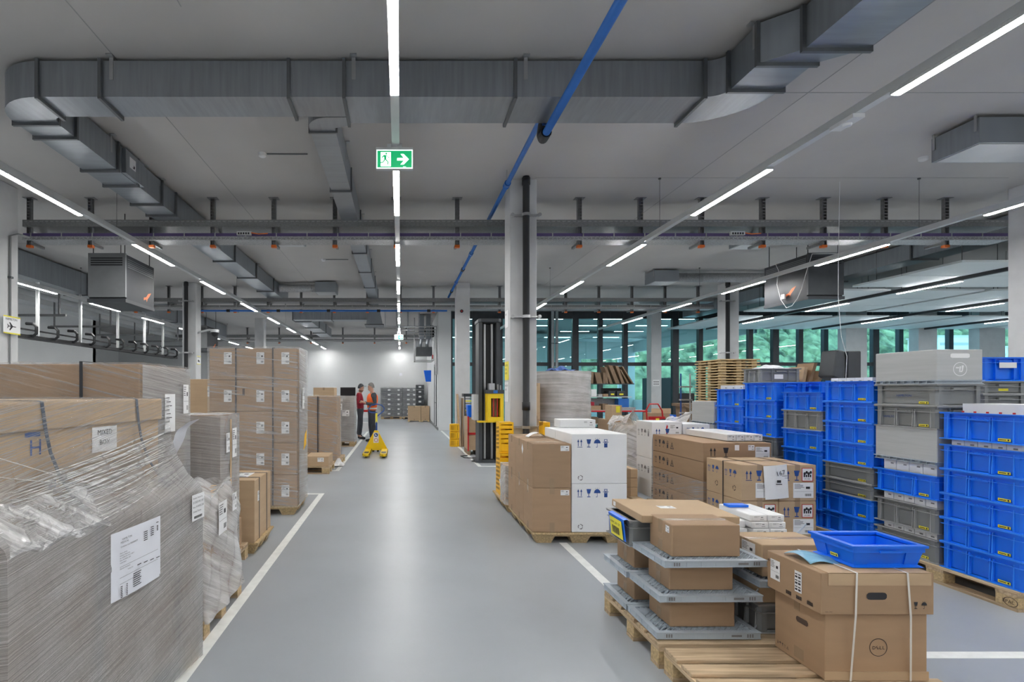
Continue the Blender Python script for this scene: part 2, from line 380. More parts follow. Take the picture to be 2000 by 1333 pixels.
# ceiling rafts
def raft_row(y0, y1, xs):
    for i in range(len(xs)-1):
        a, b = xs[i]+.11, xs[i+1]-.11
        n = 2 if y1-y0 < 3 else 3
        o = thing('ceiling_raft', '', 'ceiling panel', org=((a+b)/2, (y0+y1)/2, 3.98), group='white suspended ceiling rafts')
        dy = (y1-y0)/n
        for j in range(n): part('raft_panel', MB().box(a, b, y0+j*dy+.012, y0+(j+1)*dy-.012, 3.98, 4.02), 'raft', o)
        for px in (a+.3, b-.3):
            for py in (y0+.3, y1-.3): part('suspension_wire', MB().tube([(px, py, 4.02), (px, py, CZ-.001)], .006, 6), 'wire', o)
        RAFTS.append((o, i))
RAFTS = []
XS = [10.35, 11.85, 14.1, 15.95, 18.3, 20.2, 22.5, 24.6]
for r, (a, b) in enumerate(((10.0, 12.45), (12.85, 16.4), (17.4, 21.1))):
    RAFTS.clear(); raft_row(a, b, XS)
    for o, i in RAFTS:
        o['label'] = 'white hanging ceiling panel, %s from the aisle in the %s row' % (ORD[i], ['near', 'middle', 'far'][r])

# columns
def column(nm, x, y, s=.4):
    o = struct(nm, bm_box(x, x+s, y, y+s, 0, CZ), 'column'); bevel(o, .012, 2); return o
def bm_box(*a): return MB().box(*a)
colB = column('column_aisle_right', 1.63, 8.0)
column('column_far_aisle_right', 1.63, 15.7)
column('column_right', 9.49, 8.0); column('column_right_second', 9.49, 15.7)
column('column_left', -6.37, 8.0); column('column_left_second', -6.37, 15.7); column('column_left_third', -6.37, 23.5)
column('column_window', 9.8, 21.0)
for i, (a, b) in enumerate(((1653, 1694), (1795, 1831), (1914, 1964))):
    struct('column_window_bay_%s' % ORD[i], MB().box((a-782)*.0197, (b-782)*.0197, 20.7, 21.1, 0, CZ), 'column')

# black rain pipe on the aisle column
def drain(x, y, r, label, yc=None):
    o = thing('drain_pipe', label, 'pipe', MB().tube([(x, y, 0), (x, y, CZ)], r, 16), 'black', smooth=True, org=(x, y, 0))
    for z in (1.05, 2.68, 4.18):
        m = MB().box(x-.21, x+.21, y+r*.2, y+r+.02, z-.012, z+.012); m.lathe((x, y, z-.02), [(r+.012, 0), (r+.012, .04)], 16)
        for q in (-.2, .2): m.lathe((x+q, y-.012, z), [(.028, 0), (.028, .05)], 10, 'y')
        part('pipe_clamp', m, 'steel', o)
    j = MB().lathe((x, y, 1.3), [(r+.008, 0), (r+.008, .12)], 16); j.lathe((x, y, 4.62), [(r+.01, 0), (r+.01, .1)], 16)
    part('pipe_collar', j, 'black', o, smooth=True)
drain(1.85, 7.91, .05, 'black drain pipe clamped to the front of the aisle column')
drain(-6.22, 15.6, .055, 'black drain pipe on the left column behind the heater')
drain(9.50, 15.6, .055, 'black drain pipe on the right column by the rafts')
# ------------------------------------------------------------------ lights in rows
rows = [(-12.0, 'far left wall'), (-8.2, 'second row left of the aisle'), (-4.2, 'first row left of the aisle'), (-.045, 'row above the aisle'),
        (3.84, 'first row right of the aisle'), (7.68, 'second row right of the aisle'), (11.85, 'third row right of the aisle'), (15.95, 'fourth row right of the aisle'), (20.2, 'row nearest the right wall')]
rows = rows[1:]
LZ = 3.92
trk0 = lit0 = None
for ri, (x, nm) in enumerate(rows):
    yend = 20.8 if x > 2 else 30.3
    if x > 10: y0 = -6
    o = thing('light_track', 'long white light track, %s' % nm, 'light track', MB().box(x-.035, x+.035, -8, yend, LZ, LZ+.07), 'rail' if x < 10 else 'dark', group='suspended light tracks')
    y = 2.12
    while y < yend:
        part('suspension_wire', MB().tube([(x, y, LZ+.07), (x, y, CZ-.01)], .003, 5, False).lathe((x, y, CZ-.022), [(.02, 0), (.02, .02)], 8), 'wire', o); y += 5.84
    n = 0; nb = 0; y = 2.70-2.88*4
    while y < yend-1.4:
        if not (3 == ri-0+1 and False):
            vis = y > 2
            lab = 'glowing strip lamp, %s in the %s' % (ORD[n] if vis else 'one behind the camera', nm)
            if vis: n += 1; lab = 'glowing strip lamp, %s from the front, %s' % (ORD[n-1], nm)
            else: nb += 1; lab = 'glowing strip lamp behind the viewer, %s one, %s' % (ORD[nb-1], nm)
            lo = thing('strip_lamp', lab, 'ceiling light', MB().box(x-.033, x+.033, y, y+1.48, LZ-.028, LZ-.001), 'rail', group='strip lamps in the %s' % nm)
            part('diffuser', MB().box(x-.031, x+.031, y+.01, y+1.47, LZ-.034, LZ-.028), 'lit', lo, label='lit white diffuser')
        y += 2.88
    
# small devices on the first right track
o = thing('track_sensor', 'small white sensor on the near right light track', 'sensor', MB().box(3.79, 3.89, 4.5, 4.75, LZ-.035, LZ-.001), 'white')
part('sensor_eye', MB().lathe((3.84, 4.62, LZ-.055), [(.03, 0), (.035, .02)], 14), 'paperw', o)

# exit signs
def exit_sign(y, x, zb, label, back=False):
    o = thing('exit_sign', label, 'exit sign', MB().box(x-.175, x+.175, y, y+.05, zb, zb+.205), 'rail')
    fr = fr_front(x-.17, y, zb+.005)
    part('sign_panel', MB().rect(fr, 0, 0, .34, .175, .001).rect(fr, 0, 0, 0.0001, .0001, .001), signwhite, o)
    part('sign_field', MB().rect(fr, .008, .008, .324, .159, .002), signgreen, o, label='green lit sign field')
    g = MB()
    g.rect(fr, .04, .018, .095, .135, .003)
    g.stamp(fr, [rc(0,.38,.6,.24), [(.28,0),(.55,0),(1,.5),(.66,.5)], [(.28,1),(.66,.5),(1,.5),(.55,1)]], .195, .035, .11, .1, .003)
    part('arrow_and_door', g, signwhite, o)
    m = MB()
    m.stamp(fr, [circ(.6,.9,.09,10), [(.35,.8),(.62,.78),(.6,.45),(.38,.42)], [(.35,.8),(.1,.62),(.14,.55),(.42,.7)], [(.6,.75),(.85,.55),(.95,.62),(.9,.67),(.84,.63),(.64,.8)],
                 [(.38,.5),(.6,.45),(.85,.25),(.8,.02),(.7,.04),(.74,.24),(.45,.42)], [(.38,.5),(.45,.35),(.3,.2),(0,.15),(0,.22),(.27,.28)]], .038, .03, .09, .12, .004)
    part('running_figure', m, signgreen, o)
    part('hanger_bracket', MB().box(x-.07, x-.03, y+.01, y+.03, zb+.2, 3.93).box(x+.03, x+.07, y+.01, y+.03, zb+.2, 3.93), 'rail', o)
    if back: pass
    t = MB().text(fr, 'dotlux', .25, .012, .008, .004); part('lettering', t, signwhite, o)
exit_sign(5.07, -.055, 3.685, 'green lit exit sign with arrow hanging above the aisle, the large near one')
exit_sign(21.4, -.06, 3.60, 'small distant green exit sign above the far end of the aisle')

# ------------------------------------------------------------------ ducts
ZB, ZT = 4.36, 4.70
def duct_y(x0, x1, y0, y1, name, fl, zb=ZB, zt=ZT, m='ductb', hang=()):
    pass
def fl_x(mb, x, y0, y1, zb=ZB, zt=ZT, t=.03, w=.03):   # flange around a duct running along X
    mb.box(x-w/2, x+w/2, y0-t, y0, zb-t, zt+.01); mb.box(x-w/2, x+w/2, y1, y1+t, zb-t, zt+.01); mb.box(x-w/2, x+w/2, y0, y1, zb-t, zb)
def fl_y(mb, y, x0, x1, zb=ZB, zt=ZT, t=.03, w=.03):
    mb.box(x0-t, x0, y-w/2, y+w/2, zb-t, zt+.01); mb.box(x1, x1+t, y-w/2, y+w/2, zb-t, zt+.01); mb.box(x0, x1, y-w/2, y+w/2, zb-t, zb)
def hang_strap(mb, x, y, n=(0, -1)):
    if n[1]: mb.box(x-.018, x+.018, y-.005, y, ZT-.18, CZ-.01).box(x-.03, x+.03, y-.05, y, CZ-.012, CZ)
    else: mb.box(x, x+.005*n[0], y-.018, y+.018, ZT-.18, CZ-.01).box(min(x, x+.05*n[0]), max(x, x+.05*n[0]), y-.03, y+.03, CZ-.012, CZ)
main = thing('air_duct', 'large galvanised duct crossing the ceiling and curving left and right', 'air duct', org=(0, 5.3, ZB))
def sect(mb, m): return part('duct_section', mb, m, main)
xsm = [-3.41, -2.82, -1.05, -.53, 1.08, 2.86]
for a, b in zip(xsm[:-1], xsm[1:]):
    y1 = 5.43 if b < -.5 else 5.56
    sect(MB().box(a, b, 5.06, y1, ZB, ZT), 'duct')
F = MB()
for x in xsm:
    f = MB(); fl_x(f, x, 5.06, 5.43 if x < -.6 else 5.56); part('flange', f, 'flange', main)
# left elbow turning away from the camera
e = MB(); n = 10; o_ = []; i_ = []
for k in range(n+1):
    a = pi/2*k/n
    o_.append((-3.41-.57*sin(a), 5.55-.49*cos(a))); i_.append((-3.41-.12*sin(a), 5.55-.12*cos(a)))
poly = o_+i_[::-1]
for k in range(n):
    q = [o_[k], o_[k+1], i_[k+1], i_[k]]
    e.add([(p[0], p[1], ZB) for p in q]+[(p[0], p[1], ZT) for p in q], [(0,1,2,3),(7,6,5,4),(0,4,5,1),(2,6,7,3)])
part('duct_elbow', e, 'duct', main)
ys = [5.56, 5.87, 6.74, 7.245, 7.98, 8.47, 11.5, 13.2, 15.0, 17.0]
for a, b in zip(ys[:-1], ys[1:]): sect(MB().box(-3.98, -3.55, a, b, ZB, ZT), 'ductb')
for y in ys[:-1]:
    f = MB(); fl_y(f, y, -3.98, -3.55); part('flange', f, 'flange', main)
# damper plate with sticker
dp = part('damper_box', MB().box(-3.55, -3.50, 6.85, 7.35, ZB+.01, ZT-.02), 'ductb', main)
fr = fr_right(-3.5, 6.95, ZB+.12); s = part('sticker', MB().rect(fr, 0, 0, .16, .14), 'white', dp)
part('sticker_mark', MB().stamp(fr, [[(.3,.2),(.8,.1),(.9,.5),(.6,.7),(.6,.3)]], .03, .01, .12, .08, .002), 'ink', s)
# S bend and run towards the camera at the right
e = MB()
L = []; R = []
for k in range(11):
    a = pi/2*k/10
    L.append((2.86+.17*sin(a), 5.06-.12*(1-cos(a)))); R.append((2.86+.64*sin(a), 5.56-.62*(1-cos(a))))
for k in range(10):
    q = [L[k], L[k+1], R[k+1], R[k]]
    e.add([(p[0], p[1], ZB) for p in q]+[(p[0], p[1], ZT) for p in q], [(0,1,2,3),(7,6,5,4),(0,4,5,1),(2,6,7,3)])
part('duct_elbow', e, 'duct', main)
sect(MB().box(3.03, 3.50, 4.54, 4.94, ZB, ZT), 'ductb')
j = MB(); q0 = [(3.03, 4.54), (3.5, 4.54), (3.78, 3.95), (3.27, 3.95)]
j.add([(3.03,4.54,ZB),(3.5,4.54,ZB),(3.78,4.345,ZB),(3.27,4.345,ZB),(3.03,4.54,ZT),(3.5,4.54,ZT),(3.78,4.345,ZT),(3.27,4.345,ZT)], [(0,1,2,3),(7,6,5,4),(0,4,5,1),(1,5,6,2),(2,6,7,3),(3,7,4,0)])
sect(j, 'ductb')
sect(MB().box(3.27, 3.78, 1.0, 4.345, ZB, ZT), 'ductb')
for y, a, b in ((4.94, 3.03, 3.5), (4.54, 3.03, 3.5), (4.345, 3.27, 3.78), (2.6, 3.27, 3.78)):
    f = MB(); fl_y(f, y, a, b); part('flange', f, 'flange', main)
for x in (-2.72, -.44, 1.18):
    h = MB(); hang_strap(h, x, 5.06); part('hanger_strap', h, 'steel', main)
for y in (6.6, 8.0, 13.4): 
    h = MB(); hang_strap(h, -3.55, y, (1, 0)); part('hanger_strap', h, 'steel', main)
h = MB(); hang_strap(h, 3.03, 4.6, (-1, 0)); part('hanger_strap', h, 'steel', main)

br = thing('air_duct', 'narrow galvanised branch duct running away from the big cross duct', 'air duct', org=(-.83, 6, ZB))
ysb = [5.74, 7.45, 9.2, 10.85, 12.6, 14.5, 16.4]
e = MB().prism([(-.69, 5.739), (-.69, 5.66), (-.53, 5.60), (-.53, 5.435), (-.74, 5.435)]+[(-.74-.22*sin(pi/2*k/8), 5.655-.22*cos(pi/2*k/8)) for k in range(1, 9)]+[(-.96, 5.739)], 'z', ZB-.004, ZT-.01)
part('duct_elbow', e, 'duct', br)
for a, b in zip(ysb[:-1], ysb[1:]): part('duct_section', MB().box(-.96, -.69, a, b, ZB, ZT-.01), 'ductb', br)
for y in ysb:
    f = MB(); fl_y(f, y, -.96, -.69, ZB, ZT-.03, .02, .025); part('flange', f, 'flange', br)
for y in (6.8, 9.6, 12.0, 14.3):
    h = MB(); hang_strap(h, -.69, y, (1, 0)); part('hanger_strap', h, 'steel', br)

def plain_duct(label, x0, x1, y0, y1, zb, zt, n, m='ductb', ax='y'):
    o = thing('air_duct', label, 'air duct', org=((x0+x1)/2, (y0+y1)/2, zb))
    for k in range(n):
        if ax == 'y':
            a = y0+(y1-y0)*k/n; b = y0+(y1-y0)*(k+1)/n
            part('duct_section', MB().box(x0, x1, a, b, zb, zt), m, o); f = MB(); fl_y(f, a+.015, x0, x1, zb, min(zt, CZ-.03))
        else:
            a = x0+(x1-x0)*k/n; b = x0+(x1-x0)*(k+1)/n
            part('duct_section', MB().box(a, b, y0, y1, zb, zt), m, o); f = MB(); fl_x(f, a+.015, y0, y1, zb, min(zt, CZ-.03))
        part('flange', f, 'flange', o)
    return o
plain_duct('deep grey duct along the ceiling at far left behind the heater', -9.0, -8.4, 8.6, 26, 4.15, 4.7, 6)
plain_duct('galvanised duct running away above the right rafts', 10.76, 11.3, 9.0, 20.5, 4.36, 4.7, 5)
plain_duct('galvanised duct crossing the ceiling beyond the second cable tray', -4.0, -1.1, 19.9, 20.4, 4.2, 4.6, 2, 'duct', 'x')
plain_duct('short galvanised duct leading off to the back wall', -3.95, -3.4, 20.4, 26.5, 4.2, 4.6, 3)
o = thing('air_duct', 'tapered grey duct outlet below the second cable tray', 'air duct', MB().frus((-1.25,-.65,19.6,20.4), (-1.1,-.8,19.6,20.3), 4.0, CZ-.002), 'ductb')
part('flange', MB().box(-1.3, -.6, 19.55, 20.45, 3.96, 4.0), 'flange', o)
for k, (y, y2) in enumerate(((6.1, 6.65), (10.2, 10.75), (13.9, 14.45))):
    lab = ['near', 'middle', 'far'][k]
    o = thing('air_outlet_box', 'pale metal air outlet box under the right ceiling, the %s one' % lab, 'air outlet', MB().box(6.57, 7.2 if k else 8.2, y, y2, 4.41, 4.70), 'ductb', group='air outlet boxes')
    part('outlet_plate', MB().box(6.6, 7.17 if k else 8.15, y+.03, y2-.03, 4.402, 4.41), 'rail', o)
    h = MB(); h.box(6.56, 6.565, y+.02, y+.05, 4.55, CZ).box(6.56, 6.565, y2-.05, y2-.02, 4.55, CZ); part('hanger_strap', h, 'steel', o)
    if k:
        sp = MB(); xx = 7.2
        sp.tube([(7.2, y+.27, 4.56), (10.74, y+.27, 4.56)], .12, 14)
        s = thing('spiral_duct', 'round spiral duct feeding the %s outlet box on the right' % lab, 'air duct', sp, 'trayl', smooth=True, org=(9, y+.27, 4.44))
        for q in range(8): part('duct_seam', MB().tube([(7.5+q*.42, y+.27, 4.56), (7.515+q*.42, y+.27, 4.56)], .125, 14), 'steel', s)
for k, y in enumerate((10.0, 15.4)):
    lab = ['nearer', 'farther'][k]
    o = thing('air_outlet_box', 'pale metal air outlet box left of the aisle, the %s one' % lab, 'air outlet', MB().box(-2.45, -1.85, y, y+.55, 4.41, 4.70), 'ductb', group='air outlet boxes')
    part('outlet_plate', MB().box(-2.42, -1.88, y+.03, y+.52, 4.402, 4.41), 'rail', o)
    s = thing('spiral_duct', 'round spiral duct between the left duct and its %s outlet box' % lab, 'air duct', MB().tube([(-3.52, y+.27, 4.56), (-2.45, y+.27, 4.56)], .11, 14), 'trayl', smooth=True, org=(-3, y+.27, 4.45))
    for q in range(3): part('duct_seam', MB().tube([(-3.3+q*.35, y+.27, 4.56), (-3.285+q*.35, y+.27, 4.56)], .115, 14), 'steel', s)

# ------------------------------------------------------------------ cable trays
def cable_tray(y, x0, x1, label, pitch, xs0, cable, orange_cap=True, detail=True):
    o = thing('cable_tray', label, 'cable tray', org=((x0+x1)/2, y, 3.93))
    up = MB(); up.box(x0, x1, y-.005, y, 4.26, 4.37); up.box(x0, x1, y+.40, y+.405, 4.26, 4.37); up.box(x0, x1, y, y+.40, 4.26, 4.265)
    t = part('upper_tray', up, 'tray', o)
    if detail:
        sl = MB(); x = x0+.03; fr = fr_front(x0, y-.005, 4.26)
        while x < x1-.05: sl.rect(fr, x-x0, .078, .05, .010, .001); x += .085
        part('slots', sl, 'trayl', t)
    lo = MB(); lo.box(x0, x1, y-.005, y, 4.04, 4.10); lo.box(x0, x1, y+.30, y+.305, 4.04, 4.10); lo.box(x0, x1, y, y+.30, 4.04, 4.045)
    t = part('lower_tray', lo, 'trayl', o)
    if detail:
        sl = MB(); x = x0+.03; fr = fr_front(x0, y-.005, 4.04)
        while x < x1-.05: sl.rect(fr, x-x0, .02, .045, .012, .001); x += .07
        part('slots', sl, 'tray', t)
    part('cable_bundle', MB().box(x0, x1, y+.01, y+.07, 4.10, 4.155), cable, o)
    x = xs0-.45
    while x < x1: part('cable_tie', MB().box(x-.008, x+.008, y+.002, y+.075, 4.095, 4.16), 'steel', o); x += .5
    x = xs0; k = 0
    while x < x1:
        h = MB(); yy = y+.06; 
        h.box(x-.035, x-.03, yy-.03, yy+.03, 3.97, CZ); h.box(x+.03, x+.035, yy-.03, yy+.03, 3.97, CZ); h.box(x-.035, x+.035, yy+.025, yy+.03, 3.97, CZ)
        h.box(x-.08, x+.08, yy-.06, yy+.06, CZ-.008, CZ)
        h.bar((x+.02, yy, 4.12), (x+.02, yy+.34, 4.25), .04, th=.03); h.box(x-.02, x+.02, yy, yy+.34, 3.99, 4.03)
        if detail:
            z = 4.42
            while z < CZ-.03: h.box(x-.032, x+.032, yy-.028, yy-.024, z, z+.018); z += .05
        hp = part('hanger', h, 'tray', o)
        part('end_cap', MB().box(x-.04, x+.04, yy-.035, yy+.035, 3.93, 3.97), 'orange', hp, label='orange plastic end cap')
        x += pitch
    return o
cable_tray(8.75, -6.15, 9.9, 'steel cable tray with purple cables crossing nearest the camera', 1.0, -6.07, 'purple')
cable_tray(16.2, -8.3, 9.45, 'second steel cable tray crossing behind the near one', 1.0, -8.0, 'tray', detail=False)
cable_tray(27.0, -11.3, 1.4, 'farthest cable tray crossing near the back wall', 1.6, -10.9, 'tray', detail=False)
bp = thing('blue_pipe', 'thin blue pipe running along the second cable tray', 'pipe', MB().tube([(-6, 16.1, 3.97), (1.4, 16.1, 3.97)], .03, 10), 'pipe', smooth=True)
for k in range(5): part('coupling', MB().tube([(-5.2+k*1.5, 16.1, 3.97), (-5.1+k*1.5, 16.1, 3.97)], .042, 10), 'black', bp)
# junction box on lower tray
for i, (x, l) in enumerate(((-2.65, 'left'), (5.35, 'right'))):
    o = thing('junction_box', 'small pale connector box on the near cable tray, %s of the aisle' % l, 'junction box', MB().box(x, x+.23, 8.7, 8.744, 4.11, 4.17), 'rail')
    for k in range(5): part('socket', MB().box(x+.02+k*.04, x+.045+k*.04, 8.696, 8.70, 4.12, 4.15), 'ink', o)
    part('orange_lead', MB().tube([(x+.23, 8.72, 4.15), (x+.35, 8.72, 4.13), (x+.5, 8.72, 4.14)], .008, 6), 'orange', o)

# ------------------------------------------------------------------ blue pipes
p = MB().tube([(1.50, 0.5, 4.25), (1.50, 5.62, 4.25)], .04, 16)
o = thing('compressed_air_pipe', 'blue pipe passing under the big cross duct', 'pipe', p, 'pipe', smooth=True)
part('elbow_coupling', MB().tube([(1.50, 5.52, 4.25), (1.50, 5.66, 4.25), (1.50, 5.70, 4.30), (1.52, 5.72, 4.42)], .055, 14), 'black', o, smooth=True)
p = MB().tube([(1.52, 5.68, 4.38), (1.52, 5.70, 4.50), (1.52, 5.85, 4.53), (1.52, 17.0, 4.53)], .033, 14)
o = thing('compressed_air_pipe', 'long blue pipe along the ceiling right of the aisle, beyond the duct', 'pipe', p, 'pipe', smooth=True)
for y in (7.6, 9.9, 11.5, 13.0, 14.6, 15.9):
    part('coupling', MB().tube([(1.52, y, 4.53), (1.52, y+.14, 4.53)], .046, 14), 'black' if y in (9.9, 13.0, 15.9) else 'pipe', o, smooth=True)
    part('pipe_hanger', MB().tube([(1.52, y+.07, 4.57), (1.52, y+.07, CZ)], .006, 6), 'steel', o)

# ------------------------------------------------------------------ hanging heaters
def heater(x0, x1, y0, y1, zb, zt, side, label):
    o = thing('unit_heater', label, 'heater', org=((x0+x1)/2, (y0+y1)/2, zb))
    part('front_panel', MB().box(x0, x1, y0, y0+.04, zb+.06, zt), 'anth' if side > 0 else M['heatf'], o)
    part('housing', MB().box(x0, x1, y0+.04, y1, zb, zt-.02), M['heath'], o)
    part('bottom_tray', MB().box(x0-.01, x1+.01, y0-.01, y1+.01, zb-.03, zb+.03), 'dark', o)
    g = MB()
    for k in range(4): g.box(x0+.05, x1-.05, y0-.006, y0, zt-.22+k*.04, zt-.20+k*.04)
    part('front_grille', g, 'black', o)
    xs = x0 if side > 0 else x1; g = MB()
    for k in range(5): g.box(min(xs, xs-.006*side), max(xs, xs-.006*side), y0+.06, y1-.05, zt-.24+k*.035, zt-.222+k*.035)
    part('side_grille', g, 'flange', o)
    for px in (x0+.05, x1-.05):
        for py in (y0+.08, y1-.08): part('chain', MB().tube([(px, py, zt-.02), (px, py, CZ-.001)], .008, 6), 'black', o)
    fr = fr_right(x1, y0, zb) if side < 0 else fr_left(x0, y1, zb)
    L = y1-y0
    part('red_logo', MB().stamp(fr, [[(0,.1),(.35,.25),(.4,0),(.5,.3),(.75,.6),(1,1),(.6,.85),(.3,.45),(0,.35)]], .68 if side < 0 else .55*L-.05, .1, .3, .2), 'orange', o)
    return o
M['heath'] = mat('heater_housing', (.028, .031, .038), .55)
M['heatf'] = mat('heater_front', (.19, .20, .21), .45, .3)
heater(-5.52, -4.86, 9.5, 10.6, 3.18, 4.02, -1, 'dark grey box heater hanging at the left by the cable tray')
h2 = heater(8.06, 8.76, 10.62, 11.9, 3.42, 4.31, 1, 'dark grey box heater hanging at the right with a white cable')
o = thing('white_cable', 'white cable looping over the right heater down to a small socket', 'cable', MB().tube([(8.95, 10.58, 4.28), (8.50, 10.53, 4.27), (8.08, 10.55, 4.27), (8.04, 10.64, 3.95), (8.02, 10.75, 3.62), (8.02, 10.86, 3.45), (8.00, 10.98, 3.32), (8.00, 11.14, 3.30), (8.00, 11.31, 3.50), (8.00, 11.42, 3.84), (8.00, 11.37, 4.12), (8.02, 11.5, 4.3), (8.1, 11.5, 4.32)], .006, 6), 'white')
part('socket', MB().box(8.0, 8.03, 11.2, 11.3, 3.5, 3.6), 'white', o)
h3 = heater(-8.0, -7.3, 20.0, 21.2, 3.1, 4.0, -1, 'distant box heater hanging behind the tall wrapped stack'); h3.location.x += 0.1

# ------------------------------------------------------------------ left hanging cable carrier
o = thing('hanging_cable_carrier', 'black hanging carrier with curved hooks on white rods, far left', 'cable carrier', org=(-8.6, 15, 3.0))
part('carrier_rail', MB().box(-8.72, -8.5, 11.0, 20.5, 2.78, 2.86).box(-8.66, -8.6, 11.0, 20.5, 2.98, 3.01), 'black', o)
for k in range(12):
    y = 11.6+k*.78
    part('hook', MB().tube([(-8.75, y, 2.84), (-8.45, y, 2.84), (-8.38, y, 2.9), (-8.38, y, 3.05), (-8.45, y, 3.12), (-8.62, y, 3.13)], .035, 8), 'black', o)
for y in (12.7, 14.4, 16.3, 18.0, 19.4): part('hanging_rod', MB().box(-8.60, -8.54, y-.03, y+.03, 2.8, 4.15), 'rail', o)
for i, (x, z) in enumerate(((-10.4, 4.5), (-10.9, 4.45), (-9.9, 4.55))):
    thing('ceiling_pipe', 'pale pipe along the ceiling at far left, %s from the wall' % ['second', 'first', 'third'][i], 'pipe', MB().tube([(x, 8.5, z), (x, 29, z)], .09, 12), 'rail', smooth=True)
for i in range(6):
    y = 12+i*2.6
    thing('cable_tray', 'short grey rack rail below the left ceiling, %s from the front' % ORD[i], 'cable tray', MB().box(-11.2, -9.1, y, y+.06, 3.6, 3.66).box(-11.1, -11.06, y, y+.04, 3.66, CZ).box(-9.3, -9.26, y, y+.04, 3.66, 4.74), 'tray', group='short rack rails at far left')

# smoke detectors
for i, (x, y, rod, l) in enumerate(((-1.83, 7.13, .8, 'near the branch duct'), (-1.85, 12.9, .8, 'beyond the near cable tray'), (7.05, 7.25, 0, 'beside the near air outlet box'), (-2.9, 22.5, 0, 'near the back wall'))):
    o = thing('smoke_detector', 'round white smoke detector on the ceiling %s' % l, 'smoke detector', MB().lathe((x, y, CZ-.05), [(.035, 0), (.05, .01), (.055, .05)], 20), 'white', smooth=False)
    if rod: part('conduit', MB().tube([(x+.06, y, CZ-.012), (x+rod*.75, y, CZ-.012)], .008, 6), 'flange', o)

# column fittings
o = thing('conduit_pipe', 'steel conduit running down the near left column', 'pipe', MB().tube([(-5.95, 8.2, 1.0), (-5.95, 8.2, 3.95), (-5.94, 8.35, 4.02), (-5.94, 8.6, 4.04)], .016, 8), 'steel', smooth=True)
for z in (1.9, 2.6, 3.3): part('clip', MB().box(-5.97, -5.92, 8.17, 8.23, z, z+.03), 'flange', o)
def sign_right(x, y0, wd, z0, ht, label, icon):
    fr = fr_right(x, y0, z0)
    o = thing('paper_sign', label, 'sign', MB().box(x, x+.004, y0, y0+wd, z0, z0+ht), 'paperw')
    fr = fr_right(x+.004, y0, z0)
    part('yellow_border', MB().rect(fr, 0, 0, wd, .018, .001).rect(fr, 0, ht-.018, wd, .018, .001), 'yel', o)
    t = MB().text(fr, 'HAMILTON', .04, ht*.76, .035, .002, wmax=wd-.08); t.stamp(fr, icon, wd*.25, ht*.2, wd*.5, ht*.45, .002)
    part('lettering', t, 'ink', o)
PLANE = [[(0,.45),(.9,.45),(1,.5),(.9,.55),(0,.55)], [(.35,.5),(.15,1),(.28,1),(.62,.5)], [(.35,.5),(.15,0),(.28,0),(.62,.5)], [(0,.45),(-.08,.25),(0,.25),(.12,.5),(0,.75),(-.08,.75),(0,.55)]]
TRUCK = [rc(0,.25,.6,.5), rc(.64,.25,.3,.35), circ(.2,.2,.1,10), circ(.75,.2,.1,10)]
sign_right(-5.92, 8.01, .36, 2.45, .27, 'white paper sign with a plane symbol on the near left column', PLANE)
sign_right(-5.955, 15.72, .3, 2.35, .25, 'small white sign with a truck symbol on the second left column', TRUCK)
fr0 = fr_left(1.62, 8.38, 2.75)
def sign_left(x, y1, wd, z0, ht, m, label, txt, fm='ink'):
    o = thing('notice', label, 'notice', MB().box(x-.004, x, y1-wd, y1, z0, z0+ht), m)
    fr = fr_left(x-.004, y1, z0); t = MB()
    for i, s in enumerate(txt): t.text(fr, s, .03, ht-.07-.06*i, .03, .002, wmax=wd-.05)
    part('lettering', t, fm, o)
sign_left(1.627, 8.36, .28, 1.75, .28, 'yel', 'yellow notice on the side of the aisle column', ['ACHTUNG', 'ZONE 2', 'PACKEN'])
sign_left(1.627, 8.36, .28, 1.42, .30, 'paperw', 'white notice below the yellow one on the aisle column', ['HAMILTON', 'LAGER'])
sign_left(1.627, 8.34, .24, 2.55, .26, 'paperw', 'white framed notice high on the aisle column', ['INFO'])
o = thing('round_sticker', 'small round dark sticker high on the far aisle column', 'sticker', MB().lathe((1.79, 15.69, 3.9), [(.05, 0), (.05, .006)], 20, 'y'), 'dark')
part('sticker_mark', MB().box(1.77, 1.81, 15.686, 15.69, 3.88, 3.92), 'red', o)
o = thing('white_notice', 'white notice sheet on the column by the windows', 'notice', MB().box(9.86, 10.12, 20.99, 21.0, 1.75, 2.0), 'paperw')
fr = fr_front(9.86, 20.99, 1.75); t = MB()
for a in range(4):
    for b in range(2): t.rect(fr, .03+a*.055, .05+b*.09, .035, .05, .002)
part('lettering', t, 'inkg', o)
# security camera on second left column
o = thing('security_camera', 'white dome camera on a curved arm by the second left column', 'camera', MB().tube([(-5.975, 15.85, 3.28), (-5.9, 15.8, 3.3), (-5.6, 15.75, 3.36), (-5.45, 15.7, 3.34)], .03, 8), 'rail')
part('dome', MB().lathe((-5.42, 15.7, 3.14), [(.02, 0), (.09, .05), (.11, .12), (.11, .18)], 16), 'black', o, smooth=True)
part('housing', MB().lathe((-5.42, 15.7, 3.28), [(.12, 0), (.12, .08)], 16), 'rail', o)
